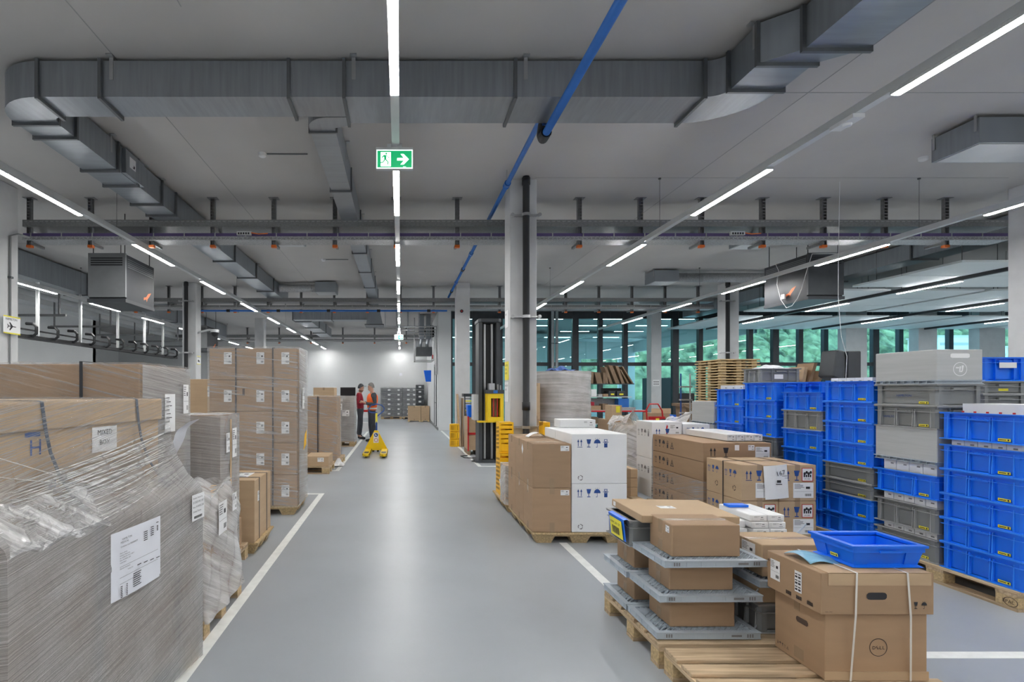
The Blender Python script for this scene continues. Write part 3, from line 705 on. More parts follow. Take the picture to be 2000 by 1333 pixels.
# ------------------------------------------------------------------ builders for goods
def sheet(o, fr, x, y, wd, ht, style=1, name='shipping_label', m='paperw', seed=0):
    s = part(name, MB().rect(fr, x, y, wd, ht, .0025), m, o)
    if not style: return s
    g = MB(); r = random.Random(seed+int(x*100)); k = .004
    if style == 1:     # address block, bar code, lines
        for i in range(5): g.rect(fr, x+wd*.06, y+ht*(.90-.07*i), wd*r.uniform(.25, .5), ht*.022, k)
        for i in range(9): g.rect(fr, x+wd*(.58+.035*i), y+ht*.12, wd*.018, ht*.16, k)
        g.rect(fr, x+wd*.05, y+ht*.42, wd*.9, ht*.008, k); g.rect(fr, x+wd*.62, y+ht*.6, wd*.2, ht*.14, k)
    elif style == 2:   # two columns of codes
        for i in range(6):
            for j in range(2): g.rect(fr, x+wd*(.1+.45*j), y+ht*(.08+.15*i), wd*.34, ht*(.05 if i % 2 else .09), k)
    part('printing', g, 'ink', s)
    return s
def icons(o, fr, names, x, y, s, gap, m='inkb', name='printed_symbols'):
    g = MB()
    for i, nme in enumerate(names): g.stamp(fr, SYM[nme], x+i*(s*.8+gap), y, s*.8 if nme != 'tri' else s, s, .0022)
    return part(name, g, m, o)
def carton(label, x0, x1, y0, y1, z0, z1, m='card', group=None, rz=0, tape='y', org=None, flap=True, name=None, cat='box'):
    name = name or ('white_carton' if m == 'white' else 'cardboard_box')
    o = thing(name, label, cat, MB().box(x0, x1, y0, y1, z0, z1), m, group, org, rz); bevel(o, .006, 2)
    cx = (x0+x1)/2; cy = (y0+y1)/2
    if tape:
        t = MB()
        t2 = MB()
        if tape == 'y': t.box(cx-.025, cx+.025, y0-.0006, y1+.0006, z1-.001, z1+.0006); t.box(cx-.025, cx+.025, y0-.0008, y0, z1-.07, z1); t2.box(cx-.025, cx+.025, y0-.0008, y0, z0, z0+.06)
        else: t.box(x0-.0006, x1+.0006, cy-.025, cy+.025, z1-.001, z1+.0006); t.box(x0-.0008, x0, cy-.025, cy+.025, z1-.08, z1); t2.box(x0-.0008, x0, cy-.025, cy+.025, z0, z0+.07)
        part('packing_tape', t2, 'tapeb' if m != 'white' else 'paper', o)
        part('packing_tape', t, 'tapeb' if m != 'white' else 'paper', o)
        g = MB()
        if tape == 'y': g.box(cx-.0012, cx+.0012, y0+.001, y1-.001, z1-.0005, z1+.0009)
        else: g.box(x0+.001, x1-.001, cy-.0012, cy+.0012, z1-.0005, z1+.0009)
        part('flap_seam', g, 'inkbr' if m != 'white' else 'inkg', o)
    return o

CR = {}
def crate_mesh(W, L, H, style, m):
    key = (W, L, H, style, m)
    if key in CR: return CR[key]
    b = MB(); a, c = W/2, L/2
    def ringb(ins, z0, z1, t):
        b.box(-a+ins, -a+ins+t, -c+ins, c-ins, z0, z1); b.box(a-ins-t, a-ins, -c+ins, c-ins, z0, z1)
        b.box(-a+ins+t, a-ins-t, -c+ins, -c+ins+t, z0, z1); b.box(-a+ins+t, a-ins-t, c-ins-t, c-ins, z0, z1)
    i0 = .028
    if style == 'tray':       # walls lean outwards, open shallow tray
        t = .012; zb = .012; o0 = .035; o1 = .018
        def pt(s1, s2, ins, z): return (s1*(a-ins), s2*(c-ins), z)
        vs = []
        for ins, z in ((o0, zb), (o1, H-.02), (o1+t, H-.02), (o0+t, zb+.008)):
            vs += [pt(-1,-1,ins,z), pt(1,-1,ins,z), pt(1,1,ins,z), pt(-1,1,ins,z)]
        fs = []
        for r in range(3):
            for k in range(4): fs.append((r*4+k, r*4+(k+1) % 4, r*4+4+(k+1) % 4, r*4+4+k))
        fs += [(12,13,14,15), (3,2,1,0)]
        b.add(vs, fs); ringb(0, H-.012, H, .03); ringb(.010, H-.036, H-.012, .005)
        b.frus((-a+.012, a-.012, -c+.012, c-.012), (-a+.036, a-.036, -c+.036, c-.036), 0, .013)
        for sx in (-1, 1):
            for sy in (-1, 1):
                b.frus(tuple(sorted((sx*(a-.03), sx*(a-.10))))+tuple(sorted((sy*(c-.03), sy*(c-.034)))), tuple(sorted((sx*(a-.016), sx*(a-.10))))+tuple(sorted((sy*(c-.014), sy*(c-.022)))), .01, H-.03)
                b.frus(tuple(sorted((sx*(a-.03), sx*(a-.034))))+tuple(sorted((sy*(c-.03), sy*(c-.10)))), tuple(sorted((sx*(a-.014), sx*(a-.022))))+tuple(sorted((sy*(c-.016), sy*(c-.10)))), .01, H-.03)
    else:
        b.box(-a+i0, a-i0, -c+i0, c-i0, .008, .018)
        b.frus((-a+.004, a-.004, -c+.004, c-.004), (-a+i0, a-i0, -c+i0, c-i0), .006, .014); b.f.pop(-5)
        ringb(i0, .01, H, .01); ringb(.003, H-.014, H-.003, i0+.007)
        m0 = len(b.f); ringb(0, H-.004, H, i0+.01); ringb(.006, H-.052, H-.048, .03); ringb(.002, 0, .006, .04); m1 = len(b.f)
        b.box(-a+.042, a-.042, -c+.042, c-.042, 0, .006)
        for sx in (-1, 1):
            for sy in (-1, 1):   # rounded-looking corner posts
                x0 = sx*(a-.012); y0 = sy*(c-.012)
                P = [(sx*(a-.012), sy*(c-.075)), (sx*(a-.012), sy*(c-.03)), (sx*(a-.03), sy*(c-.012)), (sx*(a-.06), sy*(c-.012)), (sx*(a-.06), sy*(c-.035)), (sx*(a-.035), sy*(c-.075))]
                if sx*sy < 0: P = P[::-1]
                b.prism(P, 'z', .005, H-.01)
        m2 = len(b.f); m3 = m2
        if style == 'rib':
            for f in (-.155, -.125, .125, .155):
                for sx in (-1, 1): b.prism([(sx*(a-i0), .01), (sx*(a-.004), .01), (sx*(a-.012), H-.03), (sx*(a-i0), H-.03)][::sx], 'y', f*L-.003, f*L+.003)
            for f in (-.395, .395):
                for sx in (-1, 1): b.prism([(sx*(a-i0), .01), (sx*(a-.002), .01), (sx*(a-.010), H-.03), (sx*(a-i0), H-.03)][::sx], 'y', f*L-.003, f*L+.003)
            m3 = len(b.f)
            for f in (-.2, .2):
                for sy in (-1, 1): b.box(f*W-.003, f*W+.003, min(sy*(c-.008), sy*(c-i0)), max(sy*(c-.008), sy*(c-i0)), .008, H-.01)
            zig = [(-.07, 0), (-.045, .008), (-.03, 0), (-.012, .01), (.0, .002), (.012, .01), (.03, 0), (.045, .008), (.07, 0), (.07, -.01), (-.07, -.01)]
            for sx in (-1, 1):
                b.prism([(q[0], H-.048+q[1]) for q in zig], 'x', min(sx*(a-.002), sx*(a-.008)), max(sx*(a-.002), sx*(a-.008)))
        for sy in (-1, 1): b.box(-.06, .06, min(sy*(c-.002), sy*(c-i0)), max(sy*(c-.002), sy*(c-i0)), H-.05, H-.03)
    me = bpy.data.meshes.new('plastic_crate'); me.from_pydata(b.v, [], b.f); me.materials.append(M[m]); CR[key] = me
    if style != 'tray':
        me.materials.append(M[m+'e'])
        for i in list(range(m0, m1))+list(range(m2, m3)): me.polygons[i].material_index = 1  # rims, lips and ribs take the painted edge light
    return me
def crate(label, x0, y0, z0, H, m='blue', W=.4, L=.6, style='rib', group=None, sticker=True, text=None, rz=0, cat='crate'):
    me = crate_mesh(W, L, H, style, m)
    o = bpy.data.objects.new('plastic_crate', me); col.objects.link(o)
    c = (x0+W/2, y0+L/2, z0); o.location = c; o.rotation_euler = (0, 0, rz); OFF[o.name] = c; tag(o, label, cat, group)
    if sticker:
        fr = fr_left(x0+.026, y0+L, z0)
        s = part('label_sticker', MB().rect(fr, L*.70, .018, .085, .02, .004), 'yel', o)
        part('printing', MB().rect(fr, L*.70+.008, .025, .05, .006, .006).rect(fr, L*.70+.066, .022, .012, .012, .006), 'ink', s)
    if text: part('lettering', MB().text(fr_left(x0+.026, y0+L, z0), text, L*.12 if style == 'rib' else L*.35, H*.42, .02, .004), 'inkb', o)
    return o

PAL = {}
def pallet(label, x0, y0, z0=0, Lx=1.2, Ly=.8, group=None, epal=None, m=None, cat='pallet'):
    o = thing('wooden_pallet', label, cat, org=(x0+Lx/2, y0+Ly/2, z0), group=group)
    lx = Lx >= Ly; ml = 'woodx' if lx else 'woody'; mc = 'woody' if lx else 'woodx'
    if m: ml = mc = m
    A, B = (Lx, Ly) if lx else (Ly, Lx)
    def bx(a0, a1, b0, b1, zz0, zz1): return MB().box(x0+a0, x0+a1, y0+b0, y0+b1, z0+zz0, z0+zz1) if lx else MB().box(x0+b0, x0+b1, y0+a0, y0+a1, z0+zz0, z0+zz1)
    wd = [.145, .1, .145, .1, .145]; gap = (B-sum(wd))/4; p = 0
    for i, ww in enumerate(wd): bevel(part('deck_board', bx(0, A, p, p+ww, .122, .144), ml, o), .003, 1); p += ww+gap
    for a in (0, A/2-.0725, A-.145): part('cross_board', bx(a, a+.145, 0, B, .1, .122), mc, o)
    for b in (0, B/2-.0725 if B > .7 else B/2-.05, B-.1 if B < .9 else B-.1):
        part('bottom_board', bx(0, A, b, b+.1, 0, .022), ml, o)
        for a in (0, A/2-.0725, A-.145): bevel(part('block', bx(a, a+.145, b, b+.1, .022, .1), 'chip' if not m else m, o), .003, 1)
    if epal:
        for fr, nm in epal:
            g = MB(); g.stamp(fr, ring(.07, .039, .034, .004, 18), 0, 0, 1.4, 1); g.text(fr, 'EPAL', .045, .026, .026, .003); part('branding', g, 'inkbr', o)
    return o
def press_pallet(label, x0, y0, Lx, Ly, cols=3, rows_=3):
    o = thing('pressboard_pallet', label, 'pallet', org=(x0+Lx/2, y0+Ly/2, 0))
    d = MB().frus((x0+.02, x0+Lx-.02, y0+.02, y0+Ly-.02), (x0, x0+Lx, y0, y0+Ly), .075, .10); d.box(x0, x0+Lx, y0, y0+Ly, .10, .118)
    part('deck', d, 'chip', o)
    for i in range(cols):
        for j in range(rows_):
            cx = x0+.13+(Lx-.26)*i/(cols-1); cy = y0+.11+(Ly-.22)*j/(rows_-1)
            part('foot', MB().frus((cx-.075, cx+.075, cy-.06, cy+.06), (cx-.11, cx+.11, cy-.09, cy+.09), 0, .08), 'chip', o)
    return o
def shell(x0, x1, y0, y1, z0, z1, amp=.006, n=14, top=True, seed=1, foot=0):
    r = random.Random(seed); b = MB()
    def side(p, q, z0, z1):
        dx, dy = q[0]-p[0], q[1]-p[1]; L = sqrt(dx*dx+dy*dy); nx, ny = dy/L, -dx/L
        m = max(3, int(L*n)); nv = max(4, int((z1-z0)*n)); ph = r.uniform(0, 9)
        H = [[r.uniform(-1, 1)*amp for _ in range(m+1)] for _ in range(nv+1)]
        def fn(u, v):
            i = round(u*m); j = round(v*nv); e = 0 if i in (0, m) else H[j][i]+amp
            e += foot*(1-v)**3
            return (p[0]+dx*u+nx*e, p[1]+dy*u+ny*e, z0+(z1-z0)*v)
        b.grid(fn, m, nv)
    side((x0, y0), (x1, y0), z0, z1); side((x1, y0), (x1, y1), z0, z1); side((x1, y1), (x0, y1), z0, z1); side((x0, y1), (x0, y0), z0, z1)
    if top:
        m = max(3, int((x1-x0)*n)); k = max(3, int((y1-y0)*n))
        b.grid(lambda u, v: (x0+(x1-x0)*u, y0+(y1-y0)*v, z1+r.uniform(0, amp)), m, k)
    return b

# ================================================================== LEFT SIDE
# nearest load: long crate box with a smaller one on top, turned a little, all under film
LC = (-1.843, 2.634, 0); LR = radians(-8.75)
def lp(x, y, z): return (LC[0]+x, LC[1]+y, z)          # local point before the turn
def lbox(x0, x1, y0, y1, z0, z1): return MB().box(LC[0]+x0, LC[0]+x1, LC[1]+y0, LC[1]+y1, z0, z1)
o = thing('wooden_pallet', 'pallet under the big film-wrapped load nearest the camera', 'pallet', org=LC, rz=LR)
for b in (-.55, -.31, -.07, .17, .405): part('deck_board', lbox(b, b+.145, -.655, .655, .122, .144), 'woody', o)
for b in (-.55, -.07, .45):
    for a in (-.655, -.07, .51): part('block', lbox(b, b+.1, a, a+.145, 0, .122), 'chip', o)
o = thing('cardboard_box', 'huge grey-looking wrapped carton nearest the camera, with a delivery sheet on its side', 'box', lbox(-.55, .545, -.655, .655, .146, 1.012), 'card', org=LC, rz=LR)
bevel(o, .006)
L1low = o
fr = fr_right(LC[0]+.572, LC[1]-.139, .64)
def bulge_sheet(fr, wd, ht, nu, nv, dep, m, o, lab=None):
    b = MB(); oo, u, v = fr; nn = u.cross(v)
    b.grid(lambda a, c: oo+u*(a*wd)+v*(c*ht)+nn*(dep*sin(pi*a)*(.5+.5*sin(2.2*c+1))+.001), nu, nv)
    return part('delivery_sheet' if lab else 'paper_sheet', b, m, o, lab, smooth=True)
s = bulge_sheet(fr, .374, .31, 10, 8, .010, 'paper', L1low, 'white printed delivery sheet in a clear pocket')
t = MB(); e = .013
t.text(fr, 'HAMILTON', .06, .268, .010, e); t.text(fr, 'MEDICAL', .05, .254, .010, e); t.text(fr, 'Container List 0000000077', .05, .236, .008, e)
for i, q in enumerate(['Ship to address', 'Hamilton Medical Inc.', '201 GORDON WAY, UNIT 1', 'Reno, NV 89502-2300', 'United States']): t.text(fr, q, .045, .208-.011*i, .006, e)
for i in range(5): t.rect(fr, .22, .262-.010*i, .03, .004, e); t.rect(fr, .275, .272-.010*i, .025, .004, e)
t.rect(fr, .045, .148, .29, .0012, e); t.rect(fr, .045, .098, .29, .0012, e); t.rect(fr, .045, .07, .12, .0012, e)
t.text(fr, 'Shipment information', .045, .137, .006, e); t.text(fr, 'Handling Unit', .10, .122, .005, e); t.rect(fr, .32, .285, .02, .004, e)
for i in range(4): t.rect(fr, .325, .245+.007*i, .012, .005, e)
for i in range(7): t.rect(fr, .05, .055-.008*i, .014, .004, e); t.rect(fr, .09, .055-.008*i, .01, .004, e); t.rect(fr, .14, .085-.010*i, .06-.005*(i % 3), .004, e)
for i in range(4): t.rect(fr, .17+.05*i, .118-.004*i, .03, .004, e)
part('printing', t, 'ink', s)
fr = fr_right(LC[0]+.578, LC[1]+.53, .845)
s = part('address_label', MB().rect(fr, 0, 0, .135, .15, .002), 'paperw', L1low); t = MB()
for i, (q, hh) in enumerate([('Hamilton Medical Inc.', .009), ('201 GORDON WAY, UNIT 1', .013), ('Reno, NV 89502-2300', .012), ('United States', .012)]): t.text(fr, q, .006, .125-.026*i, hh, .004, wmax=.12)
for i in range(9): t.rect(fr, .02+.01*i, .012, .006, .014, .004)
part('printing', t, 'ink', s)
o = thing('cardboard_box', 'lidded brown carton marked MIXED BOX, strapped on top of the nearest load', 'box', lbox(-.5, .325, -.62, .60, 1.014, 1.425), 'cardl', org=(LC[0], LC[1], 1.014), rz=LR); bevel(o, .004)
L1up = o
ld = part('lid', lbox(-.515, .34, -.635, .615, 1.425, 1.548), 'cardl', o, label='pale cardboard lid'); bevel(ld, .008)
fr = fr_right(LC[0]+.325, LC[1]+.05, 1.29)
s = part('paper_label', MB().rect(fr, 0, 0, .18, .125, .004), 'paperw', o)
part('lettering', MB().text(fr, 'MIXED', .035, .085, .026, .006, wmax=.11).text(fr, 'BOX', .05, .035, .026, .006, wmax=.08), 'ink', s)
t = MB(); fr = fr_right(LC[0]+.325, LC[1]-.34, 1.05)
t.text(fr, 'H', .02, .27, .07, .003); t.text(fr, 'H', .12, .10, .05, .003); t.rect(fr, .0, .35, .08, .02, .003)
part('printed_mark', t, 'inkb', o)
prof = [(.33, 1.553), (.348, 1.548), (.352, 1.42), (.362, 1.33), (.40, 1.21), (.47, 1.10), (.553, 1.03), (.563, 1.005), (.566, .8), (.566, .5), (.566, .2), (.566, .02)]
def strap(y0, y1, label, m):
    p = [(-.5, y0, 1.553)]+[(q[0]-.004, y0+(y1-y0)*min(1, (1.55-q[1])/.55), q[1]) for q in prof]
    b = MB(); n = len(p); vs = []
    for i, q in enumerate(p):
        a = Vector(q); d = Vector(p[min(i+1, n-1)])-Vector(p[max(i-1, 0)]); nn = Vector((0, 1, 0)).cross(d).normalized()
        if nn.x < 0 and i > 1: nn = -nn
        for s1 in (-.009, .009): vs.append(lp(*(a+Vector((0, s1, 0)))))
    fs = [(2*i, 2*i+1, 2*i+3, 2*i+2) for i in range(n-1)]
    b.add(vs, fs); o = thing('strapping_band', label, 'strap', b, m, org=(LC[0], LC[1], 0), rz=LR)
    so = o.modifiers.new('thick', 'SOLIDIFY'); so.thickness = .002; so.offset = 0
strap(-.27, -.194, 'dark strap running down the nearest load left of the delivery sheet', 'strapb')
strap(.371, .425, 'dark strap running down the nearest load beyond the delivery sheet', 'strapb')
# film over it: profile swept along the load, wrapped round both ends
r = random.Random(3); fb = MB()
P2 = []
for i in range(len(prof)-1):
    a, b = prof[i], prof[i+1]; m = max(1, int(sqrt((a[0]-b[0])**2+(a[1]-b[1])**2)/.04))
    for k in range(m): P2.append((a[0]+(b[0]-a[0])*k/m, a[1]+(b[1]-a[1])*k/m))
P2.append(prof[-1]); nv = len(P2)-1; nu = 56
H = [[r.uniform(-1, 1) for _ in range(nu+1)] for _ in range(nv+1)]
def fn(u, v):
    i = round(v*nv); j = round(u*nu); x, z = P2[i]; y = -.665+1.33*u
    k = .004 if z < .99 or z > 1.35 else .010
    wob = 0 if j in (0, nu) else H[i][j]*k+.012*sin(j*.55+i*.5)*(.02 < z-1.0 < .3)+.006*sin(i*.9+j*.13)*(z < .98)*.4
    return lp(x+.005+max(-.003, wob)*.7, y, z+abs(wob)*.3)
fb.grid(fn, nu, nv)
def endcap(ys, rev):
    pts = [lp(-.55, ys, .02), lp(-.55, ys, 1.02), lp(-.5, ys, 1.555)]+[lp(x+.005, ys, z) for x, z in P2]
    fb.add(pts, [tuple(range(len(pts)))[::-1] if rev else tuple(range(len(pts)))])
endcap(-.665, False); endcap(.665, True)
fb.add([lp(-.5, -.665, 1.556), lp(.335, -.665, 1.556), lp(.335, .665, 1.556), lp(-.5, .665, 1.556)], [(0,1,2,3)])
FM = thing('stretch_film', 'clear stretch film pulled tight in streaks over the nearest load', 'plastic film', fb, 'film1', org=(LC[0], LC[1], 0), rz=LR, smooth=True)

def profx(z):
    for (xa, za), (xb, zb) in zip(prof[:-1], prof[1:]):
        if zb <= z <= za: return xa+(xb-xa)*(za-z)/max(1e-6, za-zb)
    return .33
def fold(ya, za, yb, zb, rad, sag):
    pts = []
    for k in range(19):
        t = k/18; z = za+(zb-za)*t-sag*sin(pi*t); y = ya+(yb-ya)*t
        pts.append(lp(profx(z)+.012+.004*sin(9*t+ya*30), y, z))
    return MB().tube(pts, [rad*(.35+.65*sin(pi*min(1, .08+k/18))) for k in range(19)], 5, False)
r = random.Random(12)
for k in range(34):
    q = k/33
    part('film_fold', fold(.60-.25*r.random(), 1.36-.27*q+r.uniform(-.02, .02), -.655+.3*r.random()*(k % 3 == 0), 1.22-.20*q+r.uniform(-.02, .02), r.uniform(.0015, .0045), r.uniform(.0, .03)), 'filmrope', FM, smooth=True)
for k in range(3):
    za = 1.40-.1*k; part('film_fold', fold(-.655, za, .05+.2*k, 1.12-.03*k, .002, .01), 'filmrope', FM, smooth=True)
r = random.Random(31)
G = [[r.uniform(0, .03) for _ in range(27)] for _ in range(11)]
part('film_crumple', MB().grid(lambda u, v: lp(profx(1.0+.16*v)+.008+G[round(v*10)][round(u*26)]*sin(pi*v)**.5*sin(pi*u)**.5, -.655+.52*u+.04*v, 1.0+.16*v+.012*sin(17*u)), 26, 10), 'filmc2', FM)

# second load: tall stack set back, low wrapped stack at its aisle side
pallet('pallet under the tall wrapped load behind the nearest one', -2.45, 3.43, 0)
carton('wide top carton of the tall wrapped load behind the nearest one', -2.70, -1.67, 3.44, 4.20, 1.42, 1.765, 'card', tape=None)
carton('large middle carton of the tall wrapped load behind the nearest one', -2.68, -1.68, 3.44, 4.20, .78, 1.418, 'cardl', tape=None)
carton('bottom carton of the tall wrapped load behind the nearest one', -2.68, -1.68, 3.44, 4.20, .146, .778, 'card', tape=None)
f = thing('stretch_film', 'cloudy film wrapped round the tall load behind the nearest one', 'plastic film', shell(-2.715, -1.655, 3.425, 4.215, .15, 1.775, .006, seed=5), 'filmc', smooth=False)
part('side_layers', MB().add([(-1.645, 3.43, .15), (-1.645, 4.21, .15), (-1.645, 4.21, 1.76), (-1.645, 3.43, 1.76)], [(0,1,2,3)]), 'filmg', f)
fr = fr_right(-1.642, 3.74, 1.30); s = part('paper_sheet', MB().rect(fr, 0, 0, .17, .27, .004), 'paperw', f); g = MB()
for i in range(7): g.rect(fr, .02, .24-.028*i, .05+.02*(i % 3), .006, .006)
part('printing', g, 'ink', s)
fr = fr_right(-1.642, 4.06, 1.42); sheet(f, fr, 0, 0, .1, .22, 1)
# curled loose sheet
b = MB(); b.grid(lambda u, v: (-1.63+.07*sin(2.2*v)+.16*max(0, v-.7)**1.2*2, 3.72+.20*u+.25*max(0, v-.6), 1.13+.26*v-.05*max(0, v-.75)*4*.3+.01*u), 8, 12)
cs = part('loose_sheet', b, 'paper', f, 'curled loose delivery paper', smooth=True)
for y in (3.75,): pass
o = thing('strapping_band', 'black strap over the top carton behind the nearest load', 'strap', MB().box(-2.04, -2.02, 3.415, 3.419, .15, 1.78).box(-2.04, -2.02, 3.415, 4.2, 1.779, 1.782), 'strap')

carton('low carton in white film beside the aisle, just beyond the nearest load', -1.64, -1.285, 3.46, 4.17, .146, .52, 'card', tape=None)
carton('upper low carton in white film beside the aisle, just beyond the nearest load', -1.62, -1.30, 3.50, 4.13, .522, .87, 'cardl', tape=None)
b = MB(); r = random.Random(8)
def fn2(u, v):
    a = u*4; k = int(min(a, 3.999)); tt = a-k
    foot = .05*(1-v)**2; x0, x1, y0, y1 = -1.645, -1.27-foot*-1, 3.44, 4.19
    P = [(x0, y0), (x1, y0), (x1, y1), (x0, y1), (x0, y0)]
    x = P[k][0]+(P[k+1][0]-P[k][0])*tt; y = P[k][1]+(P[k+1][1]-P[k][1])*tt
    s = 1-.12*max(0, v-.75)/.25
    cx, cy = -1.46, 3.81
    wob = .010*sin(u*40+v*9)+.008*sin(u*75-v*14)
    return (cx+(x-cx)*s+wob, cy+(y-cy)*s+wob, .10+.80*v+.025*sin(u*33)*v)
b.grid(fn2, 72, 22)
b.grid(lambda u, v: (-1.63+.34*u, 3.48+.66*v, .895+.03*sin(u*9+v*6)+r.uniform(-.01, .01)), 10, 14)
f = thing('stretch_film', 'crumpled white film bagging round the low stack by the aisle', 'plastic film', b, 'filmw', smooth=True)
fr = fr_right(-1.245, 3.68, .60); sheet(f, fr, 0, 0, .17, .22, 1)
fr = fr_right(-1.245, 3.98, .70); sheet(f, fr, 0, 0, .10, .13, 1)

# third pallet: two wrapped cartons
pallet('third wrapped pallet from the camera on the left side of the aisle', -2.66, 4.35, 0)
for i, (z0, z1) in enumerate(((.146, .50), (.502, .94), (.942, 1.38))):
    carton('wrapped brown carton, %s of the three-high stack left of the leaning tall box' % ['bottom', 'middle', 'top'][i], -2.2, -1.47, 4.36, 4.84, z0, z1, 'card', tape=None)
f = thing('stretch_film', 'thin film round the three-high carton stack on the left', 'plastic film', shell(-2.22, -1.455, 4.345, 4.86, .14, 1.39, .006, seed=7), 'filmg')
for y, z, wdt, hh in ((4.44, 1.08, .09, .16), (4.60, 1.02, .12, .25)): sheet(f, fr_right(-1.44, y, z), 0, 0, wdt, hh, 1)
part('packing_tape', MB().box(-1.445, -1.443, 4.56, 4.60, .55, 1.35), 'cardl', f)
b = shell(-1.99, -1.44, 4.6, 5.1, .10, .42, .02, seed=11, foot=.04)
carton('low wrapped carton at the far end of the third left pallet', -1.95, -1.5, 4.87, 5.08, .146, .40, 'card', tape=None)

# leaning tall box, strapped
press_pallet('low pale pallet under the strapped tall carton', -2.1, 5.2, .72, .66)
o = carton('tall brown carton with two black straps, standing by the left aisle line', -2.05, -1.41, 5.2, 5.84, .12, .725, 'cardl', tape=None)
sheet(o, fr_top(-1.75, 5.36, .725), 0, 0, .22, .3, 1)
sheet(o, fr_right(-1.41, 5.30, .5), 0, 0, .07, .10, 1)
for y in (5.36, 5.66):
    thing('strapping_band', 'black strap round the tall carton by the left line, %s one' % ('near' if y < 5.5 else 'far'), 'strap', MB().box(-1.409, -1.406, y, y+.016, .12, .728).box(-2.05, -1.406, y, y+.016, .7255, .729), 'strap')

# tall wrapped wall of cartons
press_pallet('pressed wood pallet under the tall wall of wrapped cartons', -2.44, 6.83, 1.13, .78)
xs = [-2.435, -2.09, -1.62, -1.315]
for r_ in range(5):
    for c_ in range(3):
        z0 = .12+r_*.402
        o = carton('brown carton in the tall wrapped wall, %s from the top, %s column' % (ORD[4-r_], ['left', 'middle', 'right'][c_]), xs[c_]+.003, xs[c_+1]-.003, 6.84, 7.43, z0, z0+.399, 'card', 'cartons in the tall wrapped wall', tape=None)
        fr = fr_front(xs[c_], 6.84, z0)
        W_ = xs[c_+1]-xs[c_]
        if r_ in (1, 2, 3, 4) or c_ == 2: sheet(o, fr, W_*(.55 if c_ < 2 else .35), .12 if r_ < 4 else .2, .10, .15, 1, seed=r_)
        if r_ in (3,) and c_ == 1: part('printed_text', MB().rect(fr, .08, .2, .03, .09, .002), 'inkbr', o)
for x in (-2.09, -1.62):
    thing('strapping_band', 'black strap down the front of the tall wrapped cartons, %s one' % ('left' if x < -2 else 'right'), 'strap', MB().box(x-.008, x+.008, 6.825, 6.829, .13, 2.135).box(x-.008, x+.008, 6.825, 7.45, 2.133, 2.136), 'strap')
f = thing('stretch_film', 'clear film wrapped round the tall wall of cartons', 'plastic film', shell(-2.445, -1.30, 6.812, 7.45, .11, 2.15, .008, n=10, seed=9), 'films')
g = MB(); g.add([(-1.285, 6.83, .13), (-1.285, 7.45, .13), (-1.285, 7.45, 2.14), (-1.285, 6.83, 2.14)], [(0,1,2,3)])
part('side_layers', g, 'filmg', f)
sheet(f, fr_right(-1.28, 7.0, 1.35), 0, 0, .16, .28, 1)
part('sticker', MB().add([(-1.282,7.12,.80),(-1.282,7.32,.86),(-1.282,7.36,1.06),(-1.282,7.2,1.0)], [(0,1,2,3)]), 'yelp', f)

# boxes behind, far left
for i, (z0, z1) in enumerate(((0, .62), (.622, 1.2), (1.202, 1.76))):
    o = carton('brown carton in the stack left behind the tall wrapped wall, %s one' % ['bottom', 'middle', 'top'][i], -3.6, -2.72, 8.0, 8.6, z0, z1, 'cardl')
    if i == 1: part('red_band', MB().box(-3.6, -2.72, 7.996, 8.0, 1.12, 1.16), 'red', o)
    if i == 2: sheet(o, fr_front(-3.6, 8.0, 1.2), .73, .3, .1, .15, 1)

# low pallet with a long carton
pallet('wooden pallet with one low carton in front of the second wrapped stack', -2.55, 10.2, 0, 1.2, .8)
o = carton('low brown carton lying on a wooden pallet beyond the tall wall', -2.3, -1.37, 10.25, 10.9, .146, .33, 'cardl', tape='y')
sheet(o, fr_front(-2.3, 10.25, .146), .72, .08, .12, .08, 1)
pallet('wrapped pallet standing just behind the low carton', -2.45, 11.35, 0)
r_ = 0
for j, (z0, z1) in enumerate(((.146, .58), (.582, 1.02), (1.022, 1.46))):
    for c_, (a, b) in enumerate(((-2.44, -2.08), (-2.075, -1.72), (-1.715, -1.345))):
        carton('carton in the mid-distance wrapped stack, %s row, %s column' % (['bottom', 'middle', 'top'][j], ['left', 'middle', 'right'][c_]), a, b, 11.36, 12.1, z0, z1, 'card', 'cartons of the mid-distance stack', tape=None)
f = thing('stretch_film', 'film round the mid-distance carton stack', 'plastic film', shell(-2.455, -1.33, 11.34, 12.12, .12, 1.47, .01, n=8, seed=12), 'filmc')
thing('strapping_band', 'dark strap down the mid-distance carton stack', 'strap', MB().box(-1.75, -1.73, 11.322, 11.326, .15, 1.46), 'strap')
b = MB(); r = random.Random(5)
b.grid(lambda u, v: (-1.40+.22*u+r.uniform(-.01, .01), 11.15+.25*v, .02+.10*sin(pi*u)*sin(pi*v)+.06*r.random()*sin(pi*u)*sin(pi*v)), 8, 8)
thing('film_scrap', 'scrap of white film on the floor by the low carton pallet', 'plastic scrap', b, 'white')
carton('single wrapped carton showing over the mid-distance stack', -2.3, -1.75, 14.2, 14.8, 1.15, 1.66, 'cardl')
carton('large carton under the single wrapped carton in the mid-distance', -2.4, -1.7, 14.1, 14.9, 0, 1.148, 'cardl')
